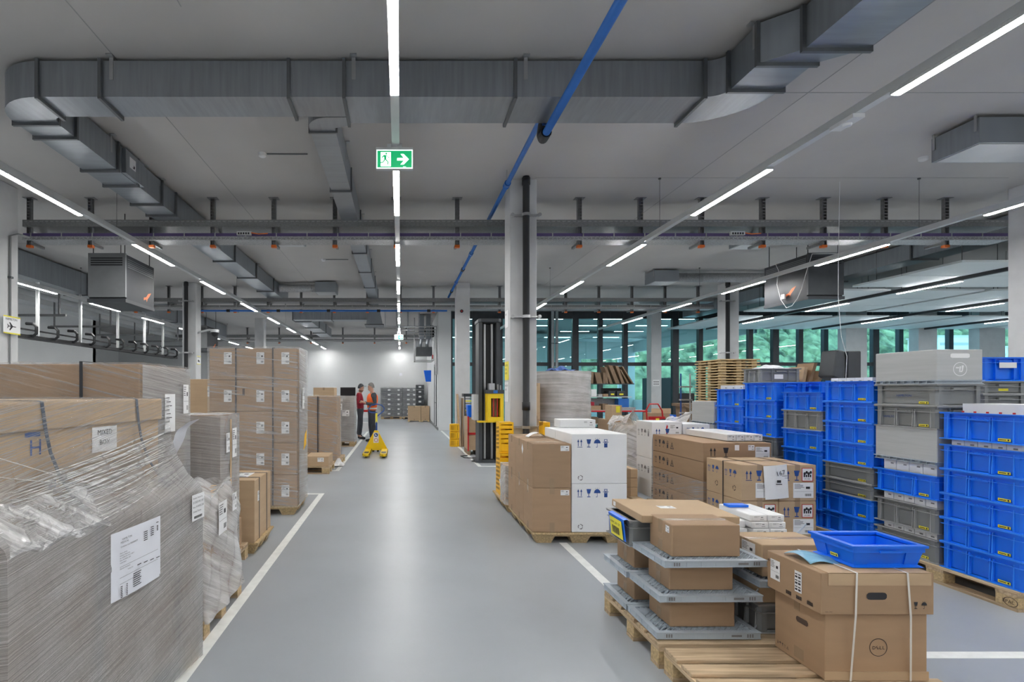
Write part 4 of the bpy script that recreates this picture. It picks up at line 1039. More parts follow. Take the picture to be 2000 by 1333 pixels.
# grey wrapped stack
pallet('pallet under the grey wrapped stack next to the two people', -2.15, 15.15, 0, .85, .8)
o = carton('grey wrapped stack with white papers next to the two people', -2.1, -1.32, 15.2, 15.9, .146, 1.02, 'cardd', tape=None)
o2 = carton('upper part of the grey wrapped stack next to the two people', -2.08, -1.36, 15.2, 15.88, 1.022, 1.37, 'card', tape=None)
f = thing('stretch_film', 'shiny film round the grey stack next to the two people', 'plastic film', shell(-2.13, -1.30, 15.17, 15.93, .12, 1.42, .015, n=9, seed=13), 'filmg')
for x, z, a, b in ((-1.73, 1.27, .1, .08), (-1.8, 1.03, .16, .18), (-1.64, .86, .2, .17)): sheet(f, fr_front(x, 15.14, z), 0, 0, a, b, 1)
# screen on a stand
o = thing('monitor', 'flat screen with black frame behind the grey wrapped stack', 'monitor', MB().box(-1.90, -1.42, 17.0, 17.04, 1.37, 1.68), 'black')
part('screen', MB().box(-1.88, -1.44, 16.995, 17.0, 1.39, 1.66), 'lens', o)
part('stand', MB().box(-1.68, -1.64, 17.02, 17.06, 0, 1.37).box(-1.85, -1.47, 16.9, 17.2, 0, .03), 'dark', o)
# trolley
o = thing('trolley', 'small white trolley with a red tray between the two people and the stack', 'trolley', org=(-1.1, 18.2, 0))
part('tray', MB().box(-1.35, -.98, 18.0, 18.5, .86, .92), 'red', o)
part('shelf', MB().box(-1.35, -.98, 18.0, 18.5, .2, .23), 'white', o)
for x in (-1.34, -1.0):
    for y in (18.02, 18.47): part('leg', MB().box(x-.012, x+.012, y-.012, y+.012, .06, .87), 'white', o); 
for x in (-1.34, -1.0):
    for y in (18.02, 18.47): part('caster', MB().lathe((x, y, .03), [(.03, -.012), (.03, .012)], 10, 'y'), 'black', o)
carton('white bundle lying on the trolley', -1.3, -1.04, 18.05, 18.35, .232, .5, 'white', tape=None)

# back wall dark wrapped stacks
k = 0
for s_, (x0, x1) in enumerate(((-1.06, .1), (.14, .85), (.86, 1.30))):
    if s_ < 2: pallet('pallet by the back wall under the %s dark wrapped stack' % ['left', 'right'][s_], x0, 29.4, 0, x1-x0, .8)
    nr = [6, 6, 7][s_]
    for j in range(nr):
        z0 = (.146 if s_ < 2 else 0)+j*(.26 if s_ < 2 else .27)
        o = carton('dark crate by the back wall, %s layer of the %s stack' % (ORD[j]+' lowest', ['left', 'middle', 'right'][s_]), x0, x1, 29.45, 30.2, z0, z0+.255, 'anth', 'dark crates by the back wall', tape=None, name='dark_crate', cat='crate')
        g = MB().rect(fr_front(x0, 29.45, z0), (x1-x0)*.32, .1, .14, .09, .003)
        if s_ < 2: g.rect(fr_front(x0, 29.45, z0), (x1-x0)*.78, .1, .12, .09, .003)
        part('paper_label', g, 'paperw', o)
    if s_ < 2: thing('stretch_film', 'glossy film round the %s dark stack by the back wall' % ['left', 'right'][s_], 'plastic film', shell(x0-.02, x1+.01, 29.38, 30.22, .12, 1.72, .02, n=6, seed=20+s_), 'films')
for i, (x0, x1) in enumerate(((.38, 1.02), (1.04, 1.46))):
    if i < 1: pass
    o = carton('brown carton on the floor near the back wall, %s of two' % ['left', 'right'][i], x0, x1, 27.0, 27.6, .08, .78, 'cardl')
    thing('wooden_pallet', 'thin pallet under the %s carton near the back wall' % ['left', 'right'][i], 'pallet', MB().box(x0, x1, 27.0, 27.6, .05, .078).box(x0, x0+.1, 27, 27.6, 0, .05).box(x1-.1, x1, 27, 27.6, 0, .05), 'woodn')
o = thing('wall_notice', 'small notice on the back wall right of the worker', 'notice', MB().box(-.05, .1, 30.49, 30.5, 3.0-.6, 3.05-.5), 'paper')
thing('blue_bin', 'blue bin fixed to the corridor wall', 'bin', MB().frus((1.25,1.5,26.3,26.6), (1.15,1.5,26.2,26.7), 2.0, 2.55), 'blue')
thing('fire_alarm', 'small red fire alarm box on the corridor wall', 'alarm', MB().box(1.44, 1.5, 24.2, 24.4, 3.0, 3.18), 'red')
dr = struct('door_1', MB().box(1.49, 1.5, 22.3, 23.4, 0, 2.6), 'column'); part('door_frame', MB().box(1.47, 1.5, 22.2, 22.3, 0, 2.7).box(1.47, 1.5, 23.4, 23.5, 0, 2.7).box(1.47, 1.5, 22.2, 23.5, 2.6, 2.7), 'dark', dr)
part('door_handle', MB().box(1.43, 1.49, 22.4, 22.5, 1.05, 1.09), 'steel', dr)
# plant equipment at the far right of the hall
o = thing('ventilation_unit', 'grey ventilation unit with ducts hung high near the corridor wall', 'ventilation unit', org=(.95, 22.5, 3.0))
part('housing', MB().box(.65, 1.3, 22.0, 23.0, 3.03, 3.36), 'anth', o)
for x in (.78, 1.05): part('supply_duct', MB().frus((x,x+.2,22.1,22.4), (x+.02,x+.2,22.2,22.6), 3.7, 4.73).tube([(x+.1, 22.25, 3.72), (x+.05, 22.25, 3.5), (x+.05, 22.3, 3.36)], .07, 10), 'ductb', o)
fm = MB()
for a, b in (((.6,21.9,2.8),(1.35,21.9,2.8)), ((.6,23.1,2.8),(1.35,23.1,2.8)), ((.6,21.9,2.8),(.6,23.1,2.8)), ((1.35,21.9,2.8),(1.35,23.1,2.8)), ((.6,21.9,2.8),(.6,21.9,3.6)), ((1.35,21.9,2.8),(1.35,21.9,3.6)), ((.6,23.1,2.8),(.6,23.1,4.7)), ((1.35,23.1,2.8),(1.35,23.1,4.7))): fm.tube([a, b], .02, 6)
part('hanging_frame', fm, 'steel', o)
for i in range(4):
    x = -.6+i*.45; thing('service_pipe', 'grey service pipe under the ceiling near the corridor, %s from the left' % ORD[i], 'pipe', MB().tube([(x, 21.25+i*.2, CZ), (x, 21.25+i*.2, 4.1-.1*i), (1.42, 21.25+i*.2, 4.1-.1*i), (1.42, 21.25+i*.2, 2.2)], .03, 8), 'trayl', group='service pipes near the corridor', smooth=True)
thing('cable_coil', 'black cable coil high on the corridor wall', 'cable coil', MB().lathe((1.35, 23.9, 4.2), [(.22, -.05), (.28, 0), (.22, .05), (.16, 0)], 20, 'y'), 'black')
# ================================================================== PALLET TRUCK AND PEOPLE
o = thing('pallet_truck', 'yellow hand pallet truck standing in the aisle', 'pallet truck', org=(-.62, 13.2, 0))
for x in (-.88, -.47):
    f = MB(); f.box(x-.015, x+.155, 12.62, 13.75, .075, .10); f.box(x-.015, x-.005, 12.62, 13.75, .04, .1); f.box(x+.145, x+.155, 12.62, 13.75, .04, .1)
    f.prism([(x+.0, 12.62), (x+.14, 12.62), (x+.12, 12.52), (x+.07, 12.49), (x+.02, 12.52)], 'z', .05, .10)
    fk = part('fork', f, 'yellow', o)
    part('fork_plate', MB().box(x+.015, x+.125, 12.72, 13.05, .10, .103), 'dark', fk)
    part('load_roller', MB().lathe((x+.07, 12.75, .04), [(.038, -.03), (.038, .03)], 14, 'x'), 'black', fk)
hd = MB(); hd.prism([(-.90, .06), (-.34, .06), (-.36, .14), (-.575, .56), (-.665, .56), (-.88, .14)], 'y', 13.70, 13.80)
part('frame', hd, 'yellow', o)
fr = fr_front(-.90, 13.70, .06)
st = part('sticker', MB().rect(fr, .215, .19, .13, .26, .002), 'white', o)
part('pictogram', MB().stamp(fr, [circ(.28, .39, .05, 18)], 0, 0, 1, 1, .004), 'inkb', st); g = MB(); g.stamp(fr, ring(.28, .26, .05, .012, 18), 0, 0, 1, 1, .004)
part('pictogram', g, 'red', st)
part('pictogram', MB().stamp(fr, [[(.255,.37),(.30,.37),(.30,.39),(.275,.39),(.275,.415),(.255,.415)], circ(.28,.265,.012,8), [(.27,.23),(.29,.23),(.285,.255),(.275,.255)]], 0, 0, 1, 1, .005), 'white', st)
for x in (-.70, -.58): part('steer_wheel', MB().lathe((x, 13.92, .09), [(.09, -.025), (.09, .025)], 16, 'x'), 'black', o)
part('pump_body', MB().lathe((-.62, 13.9, .12), [(.06, 0), (.06, .35), (.04, .42)], 14).box(-.72, -.52, 13.86, 13.94, .1, .25), 'anth', o)
part('handle_shaft', MB().tube([(-.62, 13.92, .4), (-.62, 13.97, 1.02)], .022, 10), 'inkb', o)
part('handle_loop', MB().tube([(-.62, 13.97, 1.0), (-.80, 13.97, 1.02), (-.82, 13.98, 1.12), (-.76, 13.98, 1.20), (-.62, 13.98, 1.23), (-.48, 13.98, 1.20), (-.42, 13.98, 1.12), (-.44, 13.97, 1.05), (-.62, 13.97, .9)], .016, 8), 'inkb', o, smooth=True)
part('shaft_sticker', MB().box(-.645, -.595, 13.93, 13.935, .75, 1.0), 'yel', o)

def skinobj(name, pts, edges, m, parent, sub=2, root=0, lab=None):
    me = bpy.data.meshes.new(name); off = OFF[parent.name]
    me.from_pydata([p[:3] for p in pts], edges, []); me.materials.append(M[m])
    o = bpy.data.objects.new(name, me); col.objects.link(o); o.parent = parent; OFF[o.name] = off
    sk = o.modifiers.new('skin', 'SKIN'); sk.use_smooth_shade = True
    for i, p in enumerate(pts):
        r = p[3]; me.skin_vertices[0].data[i].radius = (r, r) if not isinstance(r, tuple) else r
        me.skin_vertices[0].data[i].use_root = (i == root)
    s = o.modifiers.new('sub', 'SUBSURF'); s.levels = sub; s.render_levels = sub
    if lab: o['label'] = lab
    return o
# each figure is modelled facing -X, standing with its feet at z=0
def person(label, loc, rz, h, top, legs, vest=False, hair='hair', cap=False):
    P = thing('person', label, 'person', org=(0, 0, 0)); P.location = loc; P.rotation_euler = (0, 0, rz)
    s = h/1.8
    P.scale = (s, s, s)
    body = [(0,0,.95,.09), (.01,0,1.10,.08), (.015,0,1.28,.10), (.03,0,1.43,.12), (.015,0,1.52,.058), (-.025,0,1.60,.080), (-.032,0,1.68,.096), (-.03,0,1.755,.082),
            (0,.09,.90,.09), (-.02,.10,.50,.062), (.02,.10,.09,.045), (-.12,.10,.035,.035),
            (0,-.09,.90,.09), (.03,-.10,.50,.062), (.07,-.10,.09,.045), (-.07,-.10,.035,.035),
            (.04,.19,1.43,.06), (.05,.24,1.16,.045), (-.17,.15,1.17,.035), (-.26,.09,1.22,.026),
            (.04,-.19,1.43,.06), (.06,-.25,1.15,.045), (-.16,-.17,1.16,.035), (-.26,-.10,1.21,.026),
            (-.115,0,1.655,.016)]
    ed = [(0,1),(1,2),(2,3),(3,4),(4,5),(5,6),(6,7),(0,8),(8,9),(9,10),(10,11),(0,12),(12,13),(13,14),(14,15),(3,16),(16,17),(17,18),(18,19),(3,20),(20,21),(21,22),(22,23),(6,24),]
    for hand, base_i, sy in ((1, 19, -1), (2, 23, 1)):     # palms and five fingers each
        b = body[base_i]; pi_ = len(body)
        body.append((b[0]-.045, b[1], b[2]+.005, .026)); ed.append((base_i, pi_))
        for k in range(4):
            q = len(body); dz = .026-.017*k
            body.append((b[0]-.085-.004*(1.5-abs(k-1.5)), b[1]+sy*.006, b[2]+dz, .009)); body.append((b[0]-.105-.006*(1.5-abs(k-1.5)), b[1]+sy*.024, b[2]+dz, .0075))
            ed += [(pi_, q), (q, q+1)]
        q = len(body); body.append((b[0]-.05, b[1]+sy*.03, b[2]+.035, .010)); body.append((b[0]-.075, b[1]+sy*.04, b[2]+.045, .008)); ed += [(base_i, q), (q, q+1)]
    B = skinobj('body', body, ed, 'skin', P, 1)
    sh = [(0,0,.90,(.17,.14)), (.01,0,1.12,(.15,.125)), (.015,0,1.28,(.175,.135)), (.03,0,1.42,(.15,.11)), (.025,0,1.50,.07), (.04,.19,1.44,.075), (.055,.245,1.16,.06), (-.15,.155,1.17,.05), (-.22,.115,1.20,.042),
          (.04,-.19,1.44,.075), (.065,-.255,1.15,.06), (-.14,-.175,1.16,.05), (-.21,-.125,1.19,.042)]
    se = [(0,1),(1,2),(2,3),(3,4),(3,5),(5,6),(6,7),(7,8),(3,9),(9,10),(10,11),(11,12)]
    skinobj('jacket', sh, se, top, P, 2)
    tr = [(0,0,1.08,(.14,.115)), (0,0,.92,(.15,.125)), (0,.09,.84,.10), (-.02,.10,.50,.078), (.02,.10,.12,.066), (0,-.09,.84,.10), (.03,-.10,.50,.078), (.07,-.10,.12,.066)]
    skinobj('trousers', tr, [(0,1),(1,2),(2,3),(3,4),(1,5),(5,6),(6,7)], legs, P, 2)
    for dx, y in ((0, .10), (.05, -.10)):
        skinobj('shoe', [(.05+dx,y,.06,.05), (-.03+dx,y,.055,.05), (-.12+dx,y,.045,.045), (-.18+dx,y,.04,.036)], [(0,1),(1,2),(2,3)], 'black', P, 2)
    if vest:
        v = [(0,0,.90,(.20,.165)), (.01,0,1.10,(.185,.155)), (.02,0,1.30,(.215,.20)), (.03,0,1.43,(.185,.17)), (.035,0,1.485,(.10,.10))]
        V_ = skinobj('safety_vest', v, [(0,1),(1,2),(2,3),(3,4)], 'vest', P, 2, lab='orange high-visibility vest with silver bands')
        for z in (1.0, 1.16): 
            e = MB()
            vs = []
            for k in range(28):
                a = 2*pi*k/28
                for zz in (z, z+.045): vs.append((.008+.158*cos(a), .178*sin(a), zz))
            e.add(vs, [(2*k, 2*((k+1) % 28), 2*((k+1) % 28)+1, 2*k+1) for k in range(28)])
            part('reflective_band', e, 'refl', V_)
    hb = MB()
    def hf(u, v):
        c, s = cos(2*pi*u), sin(2*pi*u); z0 = 1.645+.082*max(0, -c)**.6
        q = cos(v*pi/2)
        return (-.012+(.100 if c > 0 else .098)*q*c, .094*q*s, z0+(1.808-z0)*sin(v*pi/2))
    hb.grid(hf, 24, 10)
    part('cap' if cap else 'hair', hb, 'dark' if cap else hair, P, smooth=True)
    if cap: part('cap_brim', MB().prism([(-.20, -.05), (-.20, .05), (-.09, .085), (-.09, -.085)], 'z', 1.715, 1.725), 'dark', P)
    for y in (-.035, .035):
        part('eye', MB().lathe((-.112, y, 1.675), [(.004, -.006), (.009, 0), (.004, .006)], 8, 'x'), 'ink', P)
    for y in (-.098, .098): skinobj('ear', [(-.02,y,1.665,.014), (-.015,y,1.69,.016)], [(0,1)], 'skin', P, 1)
    part('mouth', MB().cbox(-.098, 0, 1.612, .01, .035, .006), 'red', P)
    return P
person('man in an orange safety vest looking down at a device in his hands', (-.88, 16.5, 0), radians(12), 1.82, 'shirt', 'trou', vest=True, hair='hairg')
person('person in a dark red jacket and dark cap facing the man in the vest', (-1.30, 17.45, 0), radians(180), 1.80, 'redsh', 'trou', cap=True)
o = thing('handheld_scanner', 'small dark handheld device in the hands of the man in the vest', 'scanner', MB().cbox(-1.22, 16.45, 1.25, .09, .06, .03), 'black')
part('screen', MB().cbox(-1.22, 16.45, 1.267, .06, .045, .003), 'bluebag', o)

# ================================================================== WRAPPING MACHINE, YELLOW FRAMES, COLUMN FOOT ITEMS
o = thing('wrapping_machine', 'tall dark stretch wrapping machine mast with a yellow carriage', 'wrapping machine', org=(1.95, 12, 0))
m_ = MB(); m_.box(1.72, 1.80, 11.8, 12.3, 0.05, 3.08); m_.box(2.11, 2.19, 11.8, 12.3, .05, 3.08); m_.box(1.80, 2.11, 12.2, 12.3, .05, 3.08)
part('mast', m_, 'anth', o)
bevel(part('mast_cap', MB().prism([(1.70, 11.78), (1.76, 11.72), (2.15, 11.72), (2.21, 11.78), (2.21, 12.32), (1.70, 12.32)], 'z', 3.08, 3.16), 'anth', o), .015)
for x in (1.86, 2.02): part('guide_rail', MB().box(x, x+.045, 12.0, 12.03, .06, 3.07), 'steel', o)
part('inner_cover', MB().box(1.80, 2.11, 12.04, 12.1, .06, 3.07), 'black', o)
part('foot_plate', MB().box(1.66, 2.3, 11.75, 12.4, 0, .05), 'anth', o)
cg = part('carriage', MB().box(1.86, 1.93, 11.45, 11.8, .93, 1.52).box(2.13, 2.2, 11.45, 11.8, .93, 1.52).box(1.93, 2.13, 11.45, 11.8, 1.42, 1.52).box(1.93, 2.13, 11.45, 11.8, .93, 1.02), 'yellow', o, label='yellow film carriage')
part('film_roll', MB().lathe((2.03, 11.65, 1.02), [(.085, 0), (.085, .4)], 16), 'cardd', cg)
part('window_strips', MB().box(1.98, 1.995, 11.46, 11.47, 1.02, 1.42).box(2.06, 2.075, 11.46, 11.47, 1.02, 1.42), 'red', cg)
part('carriage_top', MB().box(1.84, 2.21, 11.44, 11.8, 1.52, 1.60), 'anth', cg); part('button_panel', MB().box(1.98, 2.07, 11.435, 11.44, 1.53, 1.59), 'pipe', cg)
part('drive_housing', MB().box(1.90, 2.02, 11.5, 11.7, 1.60, 1.74).tube([(2.1, 11.6, 1.6), (2.1, 11.6, 1.72)], .02, 8).tube([(2.16, 11.6, 1.6), (2.16, 11.6, 1.70)], .015, 8), 'steel', cg)
part('swing_arm', MB().box(1.66, 2.2, 11.5, 11.7, .90, .93), 'yellow', cg)
part('control_cabinet', MB().box(1.62, 1.72, 11.85, 12.25, .93, 1.5), 'rail', o)
# turntable load
o = thing('turntable', 'round turntable of the wrapping machine under a wrapped load', 'turntable', MB().lathe((3.78, 12.6, 0), [(.8, 0), (.8, .05), (.76, .08)], 36), 'anth')
part('rim', MB().lathe((3.78, 12.6, .08), [(.7, 0), (.7, .01)], 36), 'steel', o)
o = thing('wooden_pallet', 'pallet on the turntable', 'pallet', MB().box(3.33, 4.23, 12.2, 13.0, .20, .234).box(3.33, 3.45, 12.2, 13.0, .09, .2).box(3.72, 3.84, 12.2, 13.0, .09, .2).box(4.11, 4.23, 12.2, 13.0, .09, .2), 'woodn', rz=.5)
def super_ring(cx, cy, rr, z0, z1, n=40, pw=.45, jit=.0, seed=2, m=14, rot=.5, top=True):
    rn = random.Random(seed); b = MB()
    def p(a, k=1):
        c, s = cos(a), sin(a); x = rr*k*math.copysign(abs(c)**pw, c); y = rr*k*math.copysign(abs(s)**pw, s)
        return (cx+x*cos(rot)-y*sin(rot), cy+x*sin(rot)+y*cos(rot))
    J = [[rn.uniform(-jit, jit) for _ in range(n+1)] for _ in range(m+1)]
    def fn(u, v):
        j = round(v*m); i = round(u*n) % n; q = p(2*pi*u, 1+J[j][i]/rr); return (q[0], q[1], z0+(z1-z0)*v)
    b.grid(fn, n, m)
    if top: b.add([(*p(2*pi*k/n, 1), z1) for k in range(n)], [tuple(range(n))])
    return b
for i in range(4):
    z0 = .236+i*.445
    o = thing('cardboard_layer', 'brown carton layer inside the round wrapped load, %s from the floor' % ORD[i], 'box', super_ring(3.78, 12.6, .53, z0, z0+.44, pw=.6, m=2), 'card', group='layers of the turntable load')
o = thing('stretch_film', 'milky film round the tall load on the turntable', 'plastic film', super_ring(3.78, 12.6, .57, .2, 2.03, pw=.62, jit=.008, m=20), 'filmd', smooth=True)
o = thing('blue_bag', 'crumpled blue bag lying on the round wrapped load', 'bag', MB().grid(lambda u, v: (3.4+.62*u, 12.3+.4*v, 2.04+.10*sin(pi*u)*sin(pi*v)+.03*sin(u*14)), 10, 8), 'inkb')
carton('brown carton beside the aisle column, lower one, half hidden', 2.95, 3.12, 12.0, 12.6, 0, .95, 'card'); carton('brown carton beside the aisle column, upper one, half hidden', 2.95, 3.12, 12.0, 12.6, .952, 1.75, 'cardl')

def yellow_frame(x0, x1, y0, y1, z0, z1, label, slots=5):
    o = thing('yellow_plastic_barrier', label, 'plastic barrier', MB().box(x0, x0+.02, y0, y1, z0, z1).box(x1-.02, x1, y0, y1, z0, z1).box(x0+.021, x1-.021, y1-.02, y1-.001, z0+.001, z1-.001).box(x0+.021, x1-.021, y0+.001, y0+.02, z0+.031, z0+(z1-z0)*.3).box(x0+.021, x1-.021, y0+.001, y1-.021, z1-.03, z1-.001).box(x0+.021, x1-.021, y0+.001, y1-.021, z0+.001, z0+.03), 'yelp')
    g = MB()
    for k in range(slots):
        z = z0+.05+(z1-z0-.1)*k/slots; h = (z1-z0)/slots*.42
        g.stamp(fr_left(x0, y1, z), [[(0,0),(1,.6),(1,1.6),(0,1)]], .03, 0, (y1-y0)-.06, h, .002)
    part('slots', g, 'yelshade', o)  # flat shapes, the openings' shade painted dark yellow
    for k in range(4):
        z = z0+(z1-z0)*(.34+.15*k); part('cross_bar', MB().box(x0+.02, x1-.02, y0+.005, y0+.04, z, z+(z1-z0)*.11), 'yelp', o)
    part('front_post', MB().box(x0+.02, x0+(x1-x0)*.4, y0+.041, y0+.06, z0+.03, z1-.03), 'yelp', o)
    return o
press_pallet('pressed wood pallet by the aisle under yellow frames', 1.36, 6.98, .9, .95)
yellow_frame(1.40, 1.62, 7.55, 7.88, .12, .70, 'tall slotted yellow plastic frame beside the aisle column, lower piece', 8)
yellow_frame(1.40, 1.60, 7.60, 7.86, .702, 1.14, 'slotted yellow plastic frame beside the aisle column, upper piece', 6)
yellow_frame(2.03, 2.20, 7.62, 7.88, .702, 1.02, 'stepped yellow plastic piece right of the aisle column', 2); yellow_frame(2.03, 2.12, 7.62, 7.88, 1.022, 1.14, 'small yellow plastic step on top, right of the aisle column', 1)
yellow_frame(1.64, 2.24, 7.45, 7.88, .12, .70, 'wide yellow plastic frame at the foot of the aisle column', 3)
for i in range(3):
    z0 = i*.215; o = thing('yellow_plastic_ring', 'round slotted yellow plastic ring by the far aisle column, %s from the floor' % ORD[i], 'plastic ring', MB().lathe((1.53, 15.2, z0), [(.12, 0), (.14, .01), (.14, .20), (.12, .21)], 20), 'yelp', group='round yellow rings by the far column')
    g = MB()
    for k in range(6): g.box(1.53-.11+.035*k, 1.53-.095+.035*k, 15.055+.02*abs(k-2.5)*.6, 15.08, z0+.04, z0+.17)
    part('slots', g, 'yelshade', o)  # slot shade painted on the closed ring
for i, (x, dx, h) in enumerate(((1.66, -.04, 1.48), (1.72, .05, 1.36), (1.78, .10, 1.0))):
    thing('wooden_board', 'brown board leaning on the far aisle column, %s from the aisle' % ORD[i], 'board', MB().add([(x,15.1,0),(x+.05,15.1,0),(x+.05,15.3,0),(x,15.3,0),(x+dx,15.5,h),(x+.05+dx,15.5,h),(x+.05+dx,15.66,h),(x+dx,15.66,h)], [(0,3,2,1),(4,5,6,7),(0,1,5,4),(1,2,6,5),(2,3,7,6),(3,0,4,7)]), 'cardd' if i else 'cardl')
o = thing('wooden_crate', 'wooden transport crate with red edges beside the wrapping machine', 'crate', MB().box(1.66, 1.94, 13.2, 14.0, .12, .92), 'cardl')
part('edge_posts', MB().box(1.9, 1.95, 13.18, 13.22, .1, .95).box(1.65, 1.68, 13.18, 13.22, .1, .95).box(1.65, 1.95, 13.18, 13.22, .5, .55), 'red', o)
part('skid', MB().box(1.66, 1.72, 13.2, 14, 0, .12).box(1.88, 1.94, 13.2, 14, 0, .12), 'woodd', o)
thing('blue_bin', 'blue open bin on the wooden crate by the wrapping machine', 'bin', MB().frus((1.68,1.80,13.3,13.6), (1.66,1.83,13.25,13.65), .922, 1.22), 'blue')
o = thing('shelf_rack', 'small dark rack with trays behind the wooden crate', 'rack', MB().box(1.70, 1.73, 14.3, 14.33, 0, 1.45).box(2.0, 2.03, 14.3, 14.33, 0, 1.45).box(1.68, 2.05, 14.3, 14.7, 1.42, 1.5), 'dark')
for k in range(7): part('tray', MB().box(1.73, 2.0, 14.32, 14.6, .96+k*.065, .99+k*.065), 'yel' if k % 2 else 'grey', o)
thing('floor_cable', 'black cable curling on the floor by the wrapping machine', 'cable', MB().tube([(1.62, 13.0, .012), (1.45, 12.9, .012), (1.5, 12.6, .012), (1.7, 12.5, .012), (1.78, 12.2, .012), (1.6, 12.0, .012), (1.66, 11.8, .012)], .012, 6), 'black', smooth=True)
# white film-wrapped low box between the pallets
carton('low box wrapped in white film behind the brown cartons on the aisle side', 1.37, 1.95, 6.99, 7.3, .12, .60, 'cardl', tape=None)
thing('stretch_film', 'white film round the low box behind the brown cartons', 'plastic film', shell(1.36, 1.97, 6.96, 7.32, .11, .615, .006, seed=31), 'filmw')
thing('paper_sheet', 'crumpled white paper on the pallet by the yellow frames', 'paper', MB().grid(lambda u, v: (1.38+.14*u, 7.34+.16*v, .13+.22*v+.03*sin(4*u)), 5, 5), 'paperw')

# ================================================================== BROWN AND WHITE CARTONS BY THE AISLE
press_pallet('pressed wood pallet under the brown and white cartons by the aisle', 1.37, 5.57, 1.0, 1.25, 3, 4)
zz = [(.12, .578), (.58, 1.04)]
dn = ['front', 'middle', 'rear']
for j, (z0, z1) in enumerate(zz):
    for k in range(3):
        y0 = 5.58+.418*k
        o = carton('brown square carton beside the aisle, %s of the row, %s layer' % (dn[k], ['lower', 'upper'][j]), 1.372, 1.772, y0, y0+.415, z0, z1, 'card', 'brown cartons on the pressed pallet', tape='x')
        if k == 0:
            sheet(o, fr_front(1.372, y0, z0), .29, .385, .09, .055, 1)
            part('packing_tape', MB().box(1.55, 1.60, y0-.001, y0, z0, z0+.10).box(1.55, 1.60, y0-.001, y0, z1-.06, z1), 'tapeb', o)
        if k == 1 and j == 1: part('hazard_label', MB().stamp(fr_left(1.372, y0+.415, z0), [[(.5,0),(1,.5),(.5,1),(0,.5)]], .33, .3, .09, .12, .002), 'paperw', o)
for j, (z0, z1) in enumerate(((.12, .625), (.627, 1.142))):
    for k in range(2):
        y0 = 5.58+.6*k
        if k and j == 0: continue
        o = carton('large white carton with blue transport symbols, %s, %s' % (['lower layer', 'upper layer'][j], ['front' if k == 0 else 'rear'][0]), 1.778, 2.352, y0, y0+.595-.15*k, z0, z1, 'white', 'white cartons on the pressed pallet', tape=None)
        fr = fr_front(1.778, y0, z0)
        if k == 0:
            icons(o, fr, ['up', 'glass', 'umbrella', 'temp'], .055, (z1-z0)-.14, .085, .02)
            part('recycling_mark', MB().stamp(fr, SYM['cycle'], .06, .03, .06, .06, .002), 'inkg', o)
        fl = fr_left(1.778, y0+.595-.15*k, z0)
        if j: icons(o, fl, ['up', 'glass'], .33 if k == 0 else .1, .3, .08, .04)
o = carton('small white carton lying on top of the brown cartons', 1.93, 2.36, 6.50, 6.75, 1.144, 1.24, 'white', tape=None)
sheet(o, fr_front(1.93, 6.5, 1.144), .28, .02, .13, .06, 1)
carton('brown carton behind the upper white carton', 1.778, 2.352, 6.64, 6.83, .12, .95, 'card')
thing('paper_leaflet', 'folded leaflet lying on the brown cartons by the aisle', 'paper', MB().grid(lambda u, v: (1.50+.22*u, 6.3+.16*v, 1.045+.05*sin(pi*u)), 8, 3), 'paperw')

# long brown cartons, white cartons behind, on wooden pallets
pallet('wooden pallet under the long brown cartons with black symbols', 3.30, 6.0, 0, .8, 1.2)
pallet('wooden pallet under the small three-high brown boxes', 2.45, 7.0, 0, .8, 1.2)
for j in range(4):
    z0 = .146+.216*j
    o = carton('long brown carton with black symbols, %s from the bottom of four' % ORD[j], 3.38, 4.14, 6.0, 7.2, z0, z0+.213, 'card' if j != 1 else 'card', 'long brown cartons stacked four high', tape='y')
    fl = fr_left(3.38, 7.2, z0)
    icons(o, fl, ['up', 'glass', 'umbrella', 'temp', 'tri'], .06, .07, .09, .03, 'ink')
    if j == 3:
        ff = fr_front(3.38, 6.0, z0); icons(o, ff, ['up', 'glass'], .07, .05, .11, .05, 'ink'); sheet(o, ff, .58, .03, .16, .14, 1)
        part('torn_tape', MB().rect(ff, .35, .13, .05, .06, .003), 'paperw', o)
        sheet(o, fr_front(3.38, 6.0, z0), .50, .13, .07, .06, 1)
thing('stretch_film', 'thin film round the lower long brown cartons', 'plastic film', shell(3.37, 4.15, 5.985, 7.22, .13, .575, .006, n=12, seed=41, top=False), 'filmc')
for k in range(4):
    x0 = 3.74+.102*k
    o = carton('long narrow white box on the long brown cartons, %s from the left' % ORD[k], x0, x0+.099, 6.15, 7.05, 1.013, 1.09, 'white', 'long narrow white boxes', tape=None)
    sheet(o, fr_front(x0, 6.15, 1.013), .008, .008, .08, .06, 1)
for j, (z0, z1) in enumerate(((.146, .668), (.67, 1.167))):
    o = carton('white carton with blue symbols behind the long brown ones, %s' % ['lower', 'upper'][j], 3.38, 3.79, 7.23, 7.70, z0, z1, 'white', 'white cartons behind the long brown ones', tape='y')
    icons(o, fr_left(3.38, 7.70, z0), ['up', 'glass', 'umbrella', 'temp'], .05, z1-z0-.2, .09, .025, 'inkg')
    if j:
        ff = fr_front(3.38, 7.23, z0); icons(o, ff, ['up', 'glass'], .05, z1-z0-.19, .10, .04)
        part('red_mark', MB().stamp(ff, [[(.1,0),(.5,.1),(.6,.5),(.9,.8),(.5,1),(.1,.7)]], .19, z1-z0-.17, .03, .14, .002), 'red', o); sheet(o, ff, .24, z1-z0-.17, .14, .14, 1)
o = carton('lower white carton with a row of small blue symbols behind the narrow white boxes', 3.80, 4.16, 7.23, 7.70, .67, 1.14, 'white', tape=None)
icons(o, fr_front(3.80, 7.23, .67), ['up', 'glass', 'temp', 'umbrella'], .05, .37, .055, .02)
carton('white carton at the bottom behind the narrow white boxes', 3.80, 4.16, 7.23, 7.70, .146, .668, 'white', tape=None)
